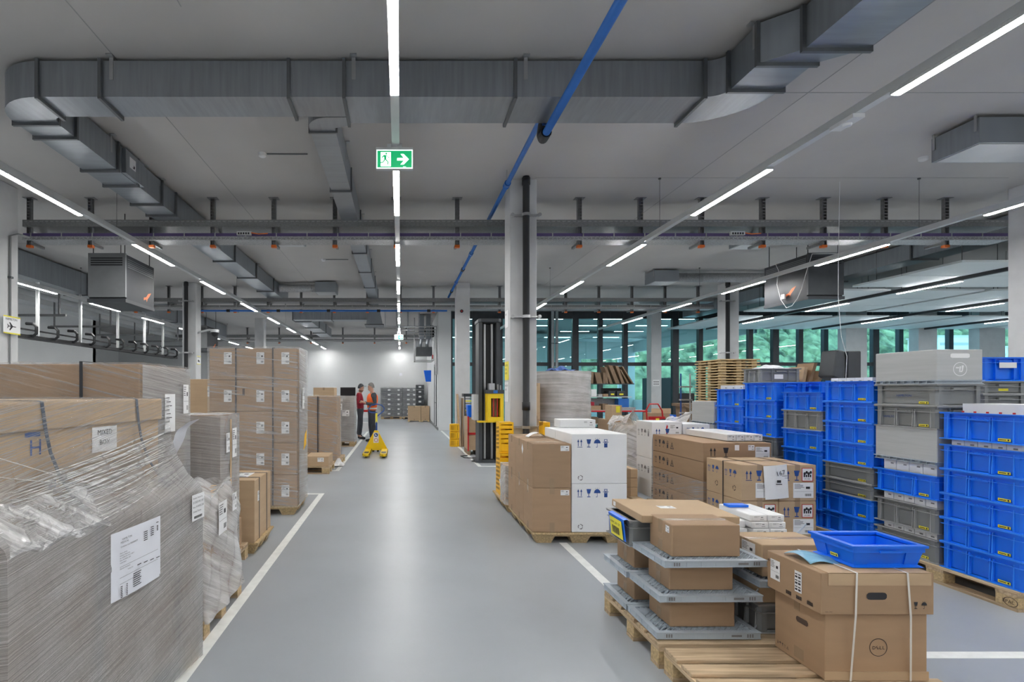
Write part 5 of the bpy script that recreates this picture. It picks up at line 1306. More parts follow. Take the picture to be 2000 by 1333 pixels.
for j in range(3):
    carton('small brown box between the white cartons, %s from the bottom' % ORD[j], 3.0, 3.24, 7.34, 7.75, .146+.125*j, .268+.125*j, 'cardl', 'three small stacked brown boxes', tape='y')
# stack with un-2-part labels (five by two)
pallet('wooden pallet under the brown cartons with the white papers', 3.33, 5.27, 0, .8, .7)
for j in range(2):
    for k in range(2):
        for d in range(2):
            x0 = 3.36+.371*k; z0 = .185-.039+.358*j; y0 = 5.30+.302*d
            o = carton('brown carton with purple symbols, %s layer, %s column, %s row' % (['lower', 'upper'][j], ['left', 'right'][k], ['front', 'rear'][d]), x0, x0+.368, y0, y0+.299, z0, z0+.355, 'cardl', 'brown cartons with shipping papers', tape='y')
            if k == 0:
                fl = fr_left(x0, y0+.299, z0); icons(o, fl, ['up', 'glass', 'umbrella'], .03, .22, .07, .015, 'inkb')
                part('recycling_mark', MB().stamp(fl, SYM['cycle'], .16, .08, .06, .06, .002), 'inkbr', o)
            if d == 0:
                ff = fr_front(x0, y0, z0); icons(o, ff, ['up', 'glass'], .04, .20, .10, .015, 'inkb')
                s = part('hazard_label', MB().rect(ff, .23, .20, .10, .12, .0022), 'paperw', o)
                g = MB()
                for q in range(4): g.stamp(ff, [circ(.5,.5,.5,8)], .24+.02*q, .255+.012*(q % 2), .024, .03, .004); g.rect(ff, .242+.02*q, .235, .014, .025, .004)
                g.text(ff, 'UN 3481', .245, .212, .012, .004)
                part('printing', g, 'ink', s)
                part('red_border', MB().rect(ff, .224, .194, .112, .006, .003).rect(ff, .224, .32, .112, .006, .003).rect(ff, .224, .194, .006, .13, .003).rect(ff, .33, .194, .006, .13, .003), 'red', s)
                sheet(o, ff, .14, .03, .20, .15, 1)
fr = (V(3.60, 5.285, .53), V(.99, 0, .08), V(-.06, 0, 1))
o = thing('paper_sheet', 'white A4 sheet with handwriting taped to the brown cartons', 'paper', MB().grid(lambda u, v: (3.585+.23*u-.02*v, 5.29-.012*sin(pi*u)-.01, .52+.33*v+.02*u), 6, 6), 'paperw')
g = MB(); fr = fr_front(3.585, 5.264, .52)
g.text((fr[0], V(.97,0,.25), V(-.25,0,.97)), '167', .15, .20, .045, .004); g.rect(fr, .15, .235, .05, .004, .004); g.rect(fr, .175, .215, .03, .003, .004)
g.rect(fr, .09, .15, .06, .008, .004); g.rect(fr, .10, .17, .04, .025, .004); part('handwriting', g, 'ink', o)
thing('strapping_band', 'black strap round the brown cartons with purple symbols', 'strap', MB().box(3.354, 3.358, 5.59, 5.60, .15, .862).box(3.354, 4.1, 5.59, 5.60, .861, .864), 'strap')

# wrapped load behind
pallet('pallet of the white-filmed load behind the white cartons', 3.58, 8.5, 0, 1.1, .8)
o = carton('large carton inside the white-filmed load behind the white cartons', 3.62, 4.62, 8.52, 9.25, .146, 1.0, 'cardl', tape=None)
r = random.Random(17)
def heap(u, v):
    x = 3.56+1.1*u; y = 8.48+.8*v; p = .22*math.exp(-((u-.12)/.10)**2)+.22*math.exp(-((u-.98)/.12)**2)
    return (x, y, 1.02+p*(1-.5*v)+.04*sin(u*21+v*5)+r.uniform(-.015, .015))
b = shell(3.59, 4.65, 8.49, 9.28, .12, 1.04, .02, n=10, seed=42, top=False); b.grid(heap, 20, 12)
thing('stretch_film', 'crumpled white film heaped on the load behind the white cartons', 'plastic film', b, 'filmw')
# boxes with yellow notes
o = carton('wide wrapped carton with a yellow note in front of the shelves', 4.70, 5.06, 12.0, 12.8, .50, .92, 'card', tape=None)
part('yellow_note', MB().rect(fr_front(4.70, 12, .5), .1, .14, .1, .14, .003), 'yel', o)
carton('plain carton on the floor under the wide wrapped one', 4.70, 5.06, 12.0, 12.8, 0, .498, 'card')
o = carton('square brown carton with a yellow note standing on the wide wrapped one', 4.72, 4.955, 12.02, 12.4, .922, 1.255, 'cardl', tape=None)
part('yellow_note', MB().rect(fr_front(4.72, 12.02, .922), .10, .17, .09, .14, .003), 'yel', o)

# ================================================================== CRATE STACKS
pallet('old wooden pallet under the two nearest crate stacks', 4.43, 3.86, 0, .8, 1.2, epal=[(fr_left(4.43, 4.0, .02), 'e')])
pallet('wooden pallet under the third and fourth crate stacks', 4.43, 5.08, 0, .8, 1.2)
pallet('wooden pallet under the fifth and sixth crate stacks', 4.43, 6.36, 0, .8, 1.2)
def stack(y0, items, nm, grp, x0=4.45, L=.598):
    n = 0
    for it in items:
        ty, zt, zb = it[:3]; H = round(zt-zb-.001, 3); n += 1
        lab = {'b': 'blue plastic crate', 'g': 'grey ribbed crate', 's': 'shallow grey crate', 'i': 'pale upside-down crate'}[ty]
        lab = '%s, %s from the top of the %s' % (lab, ORD[n-1], nm)
        if ty == 'i':
            o = thing('plastic_crate', lab, 'crate', MB().box(x0+.01, x0+.39, y0+.01, y0+L-.01, zb+.03, zt), 'greyl', grp); bevel(o, .006, 2)
            sk = MB().box(x0, x0+.4, y0, y0+L, zb+.026, zb+.032); sk.box(x0+.006, x0+.394, y0+.006, y0+L-.006, zb, zb+.006)
            for k in range(9): yy = y0+.02+(L-.045)*k/8; sk.box(x0+.003, x0+.397, yy, yy+.006, zb, zb+.03)
            sk.box(x0+.03, x0+.37, y0+.03, y0+L-.03, zb, zb+.03)
            part('rim', sk, 'lid', o)
            ff = fr_front(x0+.01, y0+.01, zb+.03); hh = zt-zb-.03
            part('handle_slot', MB().stamp(ff, [circ(.13,.5,.5,8,pi/2,3*pi/2)+circ(.13+.12,.5,.5,8,-pi/2,pi/2)][:0] or [[(0,.2),(.08,0),(.92,0),(1,.2),(1,.8),(.92,1),(.08,1),(0,.8)]], .11, hh*.72, .16, .038, .002), 'white', o)
            g = MB(); g.stamp(ff, ring(.19, hh*.36, .058, .005, 24), 0, 0, 1, 1, .002); g.stamp(ff, [rc(.1,.6,.3,.12), [(.45,.8),(.6,.8),(.5,.2),(.4,.2)], [(.4,.2),(.7,.2),(.75,.4),(.45,.3)], [(.65,.9),(.85,.9),(.75,.3),(.65,.3)]], .145, hh*.2, .09, .08, .002)
            part('embossed_mark', g, 'white', o)
        else:
            crate(lab, x0, y0, zb, H, 'blue' if ty == 'b' else 'grey', .4, L, 'rib' if ty in 'bg' else 'plain', grp, text=it[3] if len(it) > 3 and it[3] else None)
        if len(it) > 4:   # white cartons peeping out above this crate
            cnt, top = it[4], it[5]
            for q in range(cnt):
                ya = y0+.05+(L-.10)*q/cnt
                o = thing('white_carton', '%s white carton in the crate %s from top, %s' % (ORD[q], ORD[n-1], nm), 'box', MB().box(x0+.05, x0+.34, ya, ya+(L-.10)/cnt-.006, zb+.02, top), 'white', 'white cartons inside the crates')
                part('label_print', MB().rect(fr_left(x0+.05, ya+.07, zb+.02), .02, top-zb-.06, .03, .012, .002), 'inkg', o)
stack(3.845, [('b', 1.42, 1.20), ('b', 1.156, .955, None, 5, 1.199), ('b', .955, .755), ('b', .755, .555), ('b', .555, .357), ('b', .357, .146)], 'nearest front stack', 'blue crates in the nearest stack')
stack(4.458, [('i', 1.937, 1.65), ('s', 1.65, 1.462, 'HAMILTON'), ('g', 1.462, 1.268, 'HAMILTON'), ('i', 1.268, .966), ('b', .877, .675, None, 4, .965), ('g', .608, .392, None, 5, .674), ('s', .343, .146, None, 5, .391)], 'second front stack', 'crates in the second stack')
stack(5.075, [('b', 1.687, 1.482, None, 5, 1.72), ('b', 1.482, 1.277), ('b', 1.277, 1.072), ('b', 1.072, .86), ('s', .86, .695), ('s', .695, .548), ('b', .548, .350), ('b', .350, .146)], 'third front stack', 'crates in the third stack')
stack(5.69, [('b', 1.576, 1.372), ('g', 1.372, 1.160), ('b', 1.160, .945), ('b', .945, .68), ('b', .68, .50), ('b', .50, .32), ('b', .32, .146)], 'fourth front stack', 'crates in the fourth stack')
stack(6.39, [('b', 1.69, 1.47), ('b', 1.47, 1.25), ('b', 1.25, 1.03), ('g', 1.03, .80), ('g', .80, .58), ('b', .58, .36), ('b', .36, .146)], 'fifth front stack', 'crates in the fifth stack')
stack(7.01, [('b', 1.61, 1.38, None, 3, 1.66), ('b', 1.38, 1.15), ('b', 1.15, .92), ('b', .92, .66), ('b', .66, .40), ('b', .40, .146)], 'sixth front stack', 'crates in the sixth stack')
stack(7.64, [('i', 1.43, 1.10), ('i', 1.10, .76), ('g', .76, .50), ('g', .50, .25), ('g', .25, 0)], 'seventh front stack', 'crates in the seventh stack')
for k in range(2):
    x0 = 4.47+.17*k
    o = thing('white_carton', 'white carton on the nearest blue stack, %s' % ['left one', 'right one'][k], 'box', MB().box(x0+.08, x0+.245, 3.95, 4.35, 1.22, 1.49), 'white', 'white cartons on the nearest blue stack'); part('flap_seam', MB().rect(fr_front(x0+.08, 3.95, 1.22), .07, .02, .002, .25, .002), 'inkg', o)
for k in range(5): part('red_tab', MB().cbox(4.51, 3.95+.09*k, 1.425, .01, .012, .012), 'red', bpy.data.objects['white_carton'])
# second column of stacks
pallet('wooden pallet under the crate stack beyond the nearest one at the right edge', 5.30, 4.86, 0, .8, 1.2)
n = 0
for ty, zt, zb in (('b', 1.90, 1.68), ('s', 1.68, 1.56), ('s', 1.56, 1.40), ('g', 1.40, 1.20), ('b', 1.20, .99), ('b', .99, .78), ('b', .78, .57), ('b', .57, .36), ('b', .36, .146)):
    n += 1
    o = crate('%s, %s from top, stack at the right edge behind the nearest' % ('blue crate' if ty == 'b' else 'grey crate', ORD[n-1]), 5.31, 4.9, zb, round(zt-zb-.001, 3), 'blue' if ty == 'b' else 'grey', .42, .6, 'rib' if ty != 's' else 'plain', 'crates of the rear right-edge stack', sticker=False)
    if ty == 's': part('label_sticker', MB().rect(fr_front(5.31, 4.93, zb), .17, .03, .09, .022, .004), 'yel', o)
    if n == 1: part('card_pocket', MB().rect(fr_front(5.31, 4.905, zb), .15, .12, .16, .05, .004), 'white', o)
def rear(xa, ya, ztop, nm, extra=None, W=.4, L=.6):
    H = (ztop-.002)/8
    for k in range(8):
        crate('rear blue crate, %s from top, stack %s' % (ORD[7-k], nm), xa, ya, H*k, H-.001, 'blue', W, L, 'rib', 'blue crates of the rear row', sticker=False)
rear(4.95, 6.30, 1.70, 'behind the fifth front stack'); rear(4.90, 7.30, 1.70, 'behind the sixth front stack', W=.58, L=.4); rear(5.45, 6.30, 1.72, 'just right of the one behind the fifth', W=.35)
o = crate('grey ribbed crate with papers on top of the rear blue crates', 4.89, 7.30, 1.702, .19, 'grey', .56, .4, 'rib', None, sticker=False)
part('paper_label', MB().rect(fr_front(4.89, 7.32, 1.70), .2, .05, .12, .06, .004), 'paperw', o)
o = thing('film_scrap', 'loose papers and film on the grey rear crate', 'plastic scrap', MB().grid(lambda u, v: (4.95+.4*u, 7.35+.3*v, 1.89+.06*sin(3*u)*sin(3*v)+.01*sin(u*20)), 8, 6), 'paper')
# folded cardboard behind and dark terminal
o = thing('cardboard_box', 'open carton holding folded cardboard behind the rear crates', 'box', MB().box(5.9, 6.45, 8.3, 8.8, 0, 1.62), 'cardd')
for k in range(6):
    x = 5.95+.09*k; lean = .06*(k-2); h = [.2, .22, .2, .36, .42, .3][k]
    part('folded_sheet', MB().add([(x,8.35,1.6),(x+.05,8.35,1.6),(x+.05,8.7,1.6),(x,8.7,1.6),(x+lean,8.35,1.6+h),(x+.05+lean,8.35,1.6+h),(x+.05+lean,8.7,1.6+h),(x+lean,8.7,1.6+h)], [(0,3,2,1),(4,5,6,7),(0,1,5,4),(1,2,6,5),(2,3,7,6),(3,0,4,7)]), 'cardl' if k % 2 else 'card', o)
o = thing('terminal', 'dark standing terminal with a rounded screen head by the right windows', 'terminal', org=(6.7, 8.2, 0))
bevel(part('screen_head', MB().add([(6.44,8.0,1.80),(6.62,8.0,1.72),(6.62,8.0,2.18),(6.50,8.0,2.20),(6.44,8.3,1.80),(6.62,8.3,1.72),(6.62,8.3,2.18),(6.50,8.3,2.20)], [(0,1,2,3),(7,6,5,4),(0,4,5,1),(1,5,6,2),(2,6,7,3),(3,7,4,0)]), 'anth', o), .02)
bevel(part('back_unit', MB().box(6.66, 6.86, 8.0, 8.3, 1.55, 2.18), 'dark', o), .015); part('bracket', MB().box(6.62, 6.66, 8.05, 8.2, 1.8, 2.1), 'steel', o)
part('post', MB().box(6.7, 6.8, 8.1, 8.2, 0, 1.6).box(6.5, 7.0, 7.95, 8.4, 0, .03), 'dark', o)
thing('white_cable', 'white cable hanging from the ceiling to the dark terminal', 'cable', MB().tube([(6.62, 8.1, CZ), (6.6, 8.1, 3.6), (6.58, 8.08, 3.0), (6.6, 8.05, 2.4), (6.62, 7.97, 2.1), (6.6, 7.97, 1.7)], .004, 6), 'white', smooth=True)
# pile of empty thin wooden pallets, nested into one another
def numword(n):
    tens = ['', '', 'twenty', 'thirty', 'forty']
    if n <= 18: return ORD[n-1]
    if n == 19: return 'nineteenth'
    t, u = divmod(n, 10)
    return tens[t]+'-'+ORD[u-1] if u else ['', '', 'twentieth', 'thirtieth', 'fortieth'][t]
NP = 41
for k in range(NP):
    z0 = .0535*k; b = MB(); x0, x1, y0, y1 = 6.13, 6.88, 10.3, 11.15
    e = .012*((k*7) % 3-1)
    b.box(x0-.01+e, x1+.01+e, y0-.01, y0+.11, z0+.032, z0+.052); b.box(x0-.01+e, x1+.01+e, y1-.11, y1+.01, z0+.032, z0+.052); b.box(x0+e, x0+.12+e, y0, y1, z0+.030, z0+.050); b.box(x1-.12+e, x1+e, y0, y1, z0+.030, z0+.050)
    for q in range(3): xx = x0+.15+.16*q; b.box(xx, xx+.12, y0+.05, y1-.05, z0+.030, z0+.050)
    for xx in (x0+.03, (x0+x1)/2-.05, x1-.13):
        for yy in (y0+.03, (y0+y1)/2-.05, y1-.13): b.box(xx, xx+.10, yy, yy+.10, z0, z0+.032)
    thing('wooden_pallet', 'thin pale wooden pallet, %s from the top of the tall nested pile' % numword(NP-k), 'pallet', b, 'woodn', 'thin pallets in the tall nested pile')

# ================================================================== FRONT GROUP ON THE RIGHT
WP1 = pallet('weathered wooden pallet under the slotted lids and small boxes', 1.48, 3.08, 0, 1.2, .82)
def lidp(label, x0, y0, z0, W=.6, L=.4, rz=0):
    t = .045
    o = thing('slotted_lid', label, 'plastic lid', org=(x0+W/2, y0+L/2, z0), rz=rz, group='grey slotted plastic lids')
    b = MB()
    u_ = z0+t-.006; b.box(x0, x0+W, y0, y0+.006, z0+.012, u_); b.box(x0, x0+W, y0+L-.006, y0+L, z0+.012, u_); b.box(x0, x0+.006, y0+.006, y0+L-.006, z0+.012, u_); b.box(x0+W-.006, x0+W, y0+.006, y0+L-.006, z0+.012, u_)
    b.box(x0-.004, x0+W+.004, y0-.004, y0+.03, z0+t-.006, z0+t); b.box(x0-.004, x0+W+.004, y0+L-.03, y0+L+.004, z0+t-.006, z0+t); b.box(x0-.004, x0+.03, y0+.03, y0+L-.03, z0+t-.006, z0+t); b.box(x0+W-.03, x0+W+.004, y0+.03, y0+L-.03, z0+t-.006, z0+t)
    b.box(x0-.002, x0+W+.002, y0-.002, y0+.012, z0+.006, z0+.012); b.box(x0-.002, x0+.012, y0+.012, y0+L, z0+.006, z0+.012)
    for k in range(7): xx = x0+W*(k+.5)/7; b.box(xx-.002, xx+.002, y0-.002, y0+.004, z0+.013, z0+t-.007)
    for k in range(5): yy = y0+L*(k+.5)/5; b.box(x0-.002, x0+.004, yy-.002, yy+.002, z0+.013, z0+t-.007)
    b.box(x0+.02, x0+W-.02, y0+.02, y0+L-.02, z0, z0+.008)
    part('frame', b, 'lid', o)
    g = MB(); n = 17
    for k in range(-6, n):      # diagonal lattice
        a0 = x0+.03+(W-.06)*k/(n-1)*1.0
        for s in (1, -1):
            p = (max(a0, x0+.03), a0+(L-.06)*1.0); 
            xa, xb = (a0, a0+(L-.06)) if s > 0 else (a0+(L-.06), a0)
            ya, yb = y0+.03, y0+L-.03
            # clip to the frame
            def cl(xq, yq, xr, yr, lim):
                if (xq < lim) != (xr < lim):
                    tt = (lim-xq)/(xr-xq); return lim, yq+(yr-yq)*tt
                return None
            pts = [(xa, ya), (xb, yb)]
            for lim, keep in ((x0+.03, 1), (x0+W-.03, -1)):
                c = cl(pts[0][0], pts[0][1], pts[1][0], pts[1][1], lim)
                if c: pts = [q if (q[0]-lim)*keep >= 0 else c for q in pts]
                elif (pts[0][0]-lim)*keep < 0: pts = None; break
            if pts and abs(pts[0][0]-pts[1][0]) > .02: g.bar((*pts[0], z0+t-.008), (*pts[1], z0+t-.008), .004, th=.012)
    part('lattice', g, 'lid', o)
    fp = MB(); ff = fr_front(x0, y0-.002, z0+.012)
    for xx in (.05, .52):
        for k in range(3): fp.rect(ff, xx+.014*k, .004, .009, .02, .002)
    fp.rect(ff, .43, .008, .06, .012, .002)
    part('front_slots', fp, 'inkg', o)
    return o
lz = [.146, .361, .566]
jit = [(0, 0, 0), (.012, 0, .012), (.03, -.01, .03)]
for i in range(3):
    lidp('grey slotted plastic lid, %s of the three in the front column' % ['lowest', 'middle', 'top'][i], 1.49+jit[i][0], 3.12+jit[i][1], lz[i], rz=jit[i][2])
bz = [(.192, .36), (.407, .565), (.612, .80)]
bx_ = [(1.60, 1.985, 3.19, 3.46), (1.60, 1.98, 3.20, 3.47), (1.605, 2.01, 3.18, 3.46)]
for i in range(3):
    a, b, c, d = bx_[i]
    o = carton('small brown carton on a slotted lid in the front column, %s' % ['lowest', 'middle', 'top'][i], a, b, c, d, *bz[i], 'card', 'small brown cartons on slotted lids', tape='x')
    if i != 1: sheet(o, fr_left(a, d, bz[i][0]), .02 if i == 0 else .21, bz[i][1]-bz[i][0]-.055, .045, .04, 1)
for i in range(2):
    lidp('grey slotted plastic lid, %s of the two in the rear column' % ['lower', 'upper'][i], 1.485, 3.535, lz[i]-.001 if i else lz[i], L=.385)
    carton('small brown carton on a slotted lid in the rear column, %s' % ['lower', 'upper'][i], 1.565, 1.94, 3.60, 3.88, .192+.214*i, .358+.214*i, 'card', 'small brown cartons on slotted lids', tape='x')
o = crate('grey crate with a yellow tag in a blue clip under the large flat carton', 1.49, 3.50, .575, .17, 'grey', .6, .4, 'plain', sticker=False)
cp = part('blue_clip', MB().add([(1.478,3.52,.60),(1.478,3.78,.60),(1.462,3.52,.745),(1.462,3.78,.745),(1.492,3.52,.75),(1.492,3.78,.75)], [(0,2,3,1),(2,4,5,3)]), 'blue', o)
fl = (V(1.474, 3.75, .605), V(0, -1, 0), V(-.11, 0, .99).normalized())
tg = part('yellow_tag', MB().rect(fl, 0, 0, .2, .125, .003), 'yel', cp); g = MB()
g.text(fl, 'H-RMC 001 137', .015, .085, .018, .006, wmax=.16)
for k in range(12): g.rect(fl, .04+.01*k, .02, .005 if k % 3 else .008, .05, .006)
part('printing', g, 'ink', tg)
b = MB(); b.box(1.535, 2.165, 3.43, 3.90, .752, .80)
o = thing('cardboard_box', 'large flat brown carton lying across the grey crate', 'box', b, 'cardl', rz=.015); bevel(o, .004)
o.rotation_euler = (radians(1.5), radians(1), .015)
sheet(o, fr_top(1.75, 3.62, .80), 0, 0, .11, .07, 1); sheet(o, fr_left(1.535, 3.90, .752), .03, .01, .04, .03, 0)
g = MB(); g.text(fr_front(1.535, 3.43, .752), 'DELL', .5, .006, .015, .003); part('printing', g, 'inkbr', o)
# right column of the group
crate('grey crate at the bottom between the small cartons and the big strapped box', 2.13, 3.20, .146, .17, 'grey', .52, .38, 'rib', sticker=False)
carton('brown carton in the grey crate under the single slotted lid', 2.15, 2.55, 3.23, 3.52, .318, .424, 'cardl')
lidp('grey slotted plastic lid on the right behind the big strapped box', 2.12, 3.17, .426, W=.56)
o = carton('brown carton with a white label behind the big strapped box', 2.18, 2.60, 3.24, 3.54, .472, .665, 'cardl', tape='x')
sheet(o, fr_left(2.18, 3.54, .472), .11, .05, .13, .13, 1)
crate('blue crate under the lid with the stack of small white boxes', 2.13, 3.60, .146, .21, 'blue', .5, .4, 'rib', sticker=False)
crate('upper blue crate under the lid with the small white boxes', 2.13, 3.60, .357, .21, 'blue', .5, .4, 'rib', sticker=False)
lidp('grey slotted lid under the stack of small white boxes', 2.12, 3.585, .568, W=.55, L=.42)
for j in range(3):
    for k in range(2):
        x0 = 2.36+.118*k-.006*j+.02
        o = carton('small long white box, %s layer, %s, on the lid behind the brown cartons' % (['bottom', 'middle', 'top'][j], ['left', 'right'][k]), x0, x0+.115, 3.63+.005*j, 4.0, .614+.047*j, .659+.047*j, 'white', 'small long white boxes', tape=None)
        sheet(o, fr_front(x0, 3.63+.005*j, .614+.047*j), .02, .01, .08, .028, 1)
carton('white box layer at the side of the small white boxes, lower', 2.15, 2.35, 3.64, 3.99, .614, .66, 'white', tape=None)
carton('white box layer at the side of the small white boxes, upper', 2.20, 2.35, 3.66, 3.99, .662, .71, 'white', tape=None)
thing('blue_strip', 'blue plastic strip lying on the small white boxes', 'plastic strip', MB().box(2.36, 2.50, 3.86, 3.93, .756, .772), 'blue')
# front pallet and big strapped boxes
WP2 = pallet('front wooden pallet with bare boards at the bottom edge', 1.49, 2.24, 0, 1.22, .8)
o = thing('cardboard_box', 'large lower strapped carton with a round logo on its front', 'box', MB().box(2.125, 2.635, 2.69, 3.05, .146, .482), 'card'); bevel(o, .004)
ff = fr_front(2.125, 2.69, .146); fl = fr_left(2.125, 3.05, .146)
g = MB(); g.stamp(ff, ring(.265, .165, .045, .003, 36), 0, 0, 1, 1, .002); k = .017/.72; xx = .2335
for ch in 'DELL':
    vs, fs, wd = text2d(ch); kx = .016/wd
    if ch == 'E':
        ca, sa = cos(.65), sin(.65); cx_, cy_ = wd/2, .36
        g.add([ff[0]+ff[1]*(xx+.009+k*((q[0]-cx_)*ca-(q[1]-cy_)*sa))+ff[2]*(.1645+k*((q[0]-cx_)*sa+(q[1]-cy_)*ca))+V(0,-.003,0) for q in vs], fs); xx += .019
    else:
        if ch == 'L': kx = .012/wd
        g.add([ff[0]+ff[1]*(xx+q[0]*kx)+ff[2]*(.156+q[1]*k)+V(0,-.003,0) for q in vs], fs); xx += .0165 if ch == 'D' else .0145
part('round_logo', g, 'ink', o)
part('handle_hole', MB().stamp(fl, [[(0,.3),(.1,0),(.9,0),(1,.3),(1,.7),(.9,1),(.1,1),(0,.7)]], .165, .215, .085, .03, .002), 'inkbr', o)
part('clear_label', MB().rect(fl, .15, .02, .07, .06, .002), 'tapeb', o)
part('base_band', MB().box(2.120, 2.640, 2.685, 2.69, .147, .19), 'cardl', o)
part('packing_tape', MB().box(2.123, 2.125, 2.86, 2.90, .42, .482), 'tapeb', o)
icons(o, fl, ['temp', 'umbrella', 'glass', 'up', 'tri'], .02, .03, .018, .004, 'inkbr')
o = thing('cardboard_box', 'large upper strapped carton with a hand hole and white labels', 'box', MB().box(2.085, 2.645, 2.665, 3.055, .484, .69), 'card'); bevel(o, .004)
ff = fr_front(2.085, 2.665, .484); fl = fr_left(2.085, 3.055, .484)
hh = part('handle_hole', MB().stamp(ff, [[(0,.3),(.08,.05),(.2,0),(.8,0),(.92,.05),(1,.3),(1,.7),(.92,.95),(.8,1),(.2,1),(.08,.95),(0,.7)]], .225, .075, .10, .036, .002), 'ink', o)
part('front_flap', MB().box(2.12, 2.63, 2.662, 2.665, .63, .692), 'cardl', o)
part('top_flap', MB().box(2.12, 2.63, 2.662, 2.80, .690, .693), 'cardl', o)
sheet(o, fl, .03, .06, .075, .11, 1); sheet(o, fl, .215, .055, .05, .11, 2)
icons(o, fl, ['umbrella', 'glass'], .006, .14, .022, .0, 'inkbr'); icons(o, ff, ['glass', 'umbrella'], .455, .03, .034, .014, 'ink')
g = MB()
for q in range(3):
    for k in range(8): g.rect(fl, .15+.075*q+.005*k, .018, .003, .02, .002)
part('bar_code', g, 'ink', o)
part('printed_text', MB().text(ff, 'DELL INC', .02, .012, .006, .002), 'inkbr', o)
for i, (xa, xb) in enumerate(((2.255, 2.245), (2.505, 2.545))):
    b = MB(); b.ribbon([(xa, 2.656, .697), (xa+(xb-xa)*.45, 2.658, .48), (xb, 2.682, .146)], (.009, 0, 0), (0, -1, 0)); b.box(xa-.0045, xa+.0045, 2.656, 3.05, .6935, .696)
    thing('strapping_band', 'white plastic strap over the two big boxes, %s one' % ['left', 'right'][i], 'strap', b, 'strapw')
tr = crate('shallow blue tray standing empty on the big strapped boxes', 2.285, 2.715, .697, .112, 'blue', .385, .30, 'tray', sticker=False, cat='tray')
fl = (V(2.285+.026, 3.015, .70), V(0, -1, 0), V(-.16, 0, .98).normalized())
s = part('label_sticker', MB().rect(fl, .135, .02, .05, .018, .004), 'yel', tr); part('printing', MB().rect(fl, .14, .027, .03, .004, .006).rect(fl, .174, .023, .008, .011, .006), 'ink', s)
part('latch', MB().box(2.42, 2.53, 2.709, 2.716, .775, .785), 'blue', tr)
b = MB(); b.grid(lambda u, v: (2.12+.19*u, 2.78+.19*v+.02*u, .699+.025*sin(pi*v)*(1-.4*u)+.012*sin(5*u)), 10, 8)
o = thing('plastic_sleeve', 'light blue glossy plastic sleeve beside the blue tray', 'plastic sleeve', b, 'bluebag', smooth=True)
so = o.modifiers.new('thick', 'SOLIDIFY'); so.thickness = .002

# ================================================================== BACK AREA BY THE WINDOWS
o = thing('workbench_shelf', 'packing bench with red edge and grey shelves in front of the windows', 'shelf', org=(7.5, 18.7, 0))
part('worktop', MB().box(6.5, 8.5, 18.5, 19.1, .86, .90), 'rail', o)
part('red_edge', MB().box(6.5, 8.5, 18.48, 18.5, .84, .89), 'red', o)
part('shelf_board', MB().box(6.5, 8.0, 18.6, 19.1, 1.34, 1.37), 'rail', o); part('shelf_board', MB().box(6.5, 8.0, 18.6, 19.1, .40, .43), 'rail', o); part('shelf_board', MB().box(6.5, 8.1, 18.6, 19.1, 1.79, 1.82), 'dark', o)
for x in (6.5, 7.95): part('upright', MB().box(x, x+.04, 19.05, 19.1, 0, 2.1), 'dark', o); part('upright', MB().box(x, x+.04, 18.55, 18.6, 0, .86), 'dark', o)
part('bench_leg', MB().box(8.4, 8.46, 18.55, 18.6, 0, .84), 'dark', o)
part('back_panel', MB().box(6.54, 7.95, 19.08, 19.1, .92, 1.3), 'trayl', o)
for k, (x, wd, lean, h) in enumerate(((6.55, .12, .03, .42), (6.80, .2, -.09, .40), (7.02, .08, .0, .38), (7.12, .07, -.04, .40), (7.25, .1, -.20, .58), (7.45, .14, -.25, .64), (7.66, .1, -.22, .62), (7.86, .06, -.28, .50), (8.02, .05, -.36, .60))):
    thing('folded_carton', 'flat folded brown carton leaning on the top shelf, %s from the left' % ORD[k], 'folded carton', MB().add([(x,18.6,1.822),(x+wd,18.6,1.822),(x+wd,19.0,1.822),(x,19.0,1.822),(x+lean,18.6,1.82+h),(x+wd+lean,18.6,1.80+h),(x+wd+lean,19.0,1.80+h),(x+lean,19.0,1.82+h)], [(0,3,2,1),(4,5,6,7),(0,1,5,4),(1,2,6,5),(2,3,7,6),(3,0,4,7)]), 'cardd', 'folded cartons on the top shelf')
def small(nm, lab, cat, x0, x1, z0, z1, m, y0=18.62, y1=18.95, note=None):
    o = thing(nm, lab, cat, MB().box(x0, x1, y0, y1, z0, z1), m); bevel(o, .008, 2)
    if note: part('paper_label', MB().rect(fr_front(x0, y0, z0), (x1-x0)*.3, (z1-z0)*.25, (x1-x0)*.5, (z1-z0)*.3, .003), note, o)
    return o
small('white_carton', 'white carton at the left end of the upper shelf', 'box', 6.55, 6.80, 1.372, 1.62, 'white')
small('parts_bin', 'pale small parts bin on the upper shelf', 'bin', 6.86, 7.0, 1.372, 1.45, 'greyl'); small('parts_bin', 'brown small parts box on the upper shelf', 'bin', 7.02, 7.2, 1.372, 1.46, 'card')
small('parts_bin', 'dark parts bin with a yellow label, left of two on the upper shelf', 'bin', 7.22, 7.45, 1.372, 1.56, 'dark', note='yel'); small('parts_bin', 'dark parts bin with a yellow label, right of two on the upper shelf', 'bin', 7.5, 7.78, 1.372, 1.56, 'dark', note='yel')
small('parts_bin', 'tall dark bin at the back of the upper shelf', 'bin', 7.1, 7.8, 1.372, 1.66, 'black', 18.97, 19.03)
small('cardboard_box', 'low open brown box on the packing bench', 'box', 6.55, 6.95, .902, 1.05, 'card'); small('tape_roll_box', 'red and white small box in the low open brown box', 'box', 6.6, 6.72, 1.052, 1.18, 'redsh')
small('blue_box', 'blue picture box on the packing bench', 'box', 7.55, 7.92, .902, 1.30, 'pipe'); small('cardboard_box', 'small brown box on the packing bench', 'box', 7.0, 7.2, .902, 1.12, 'cardd')
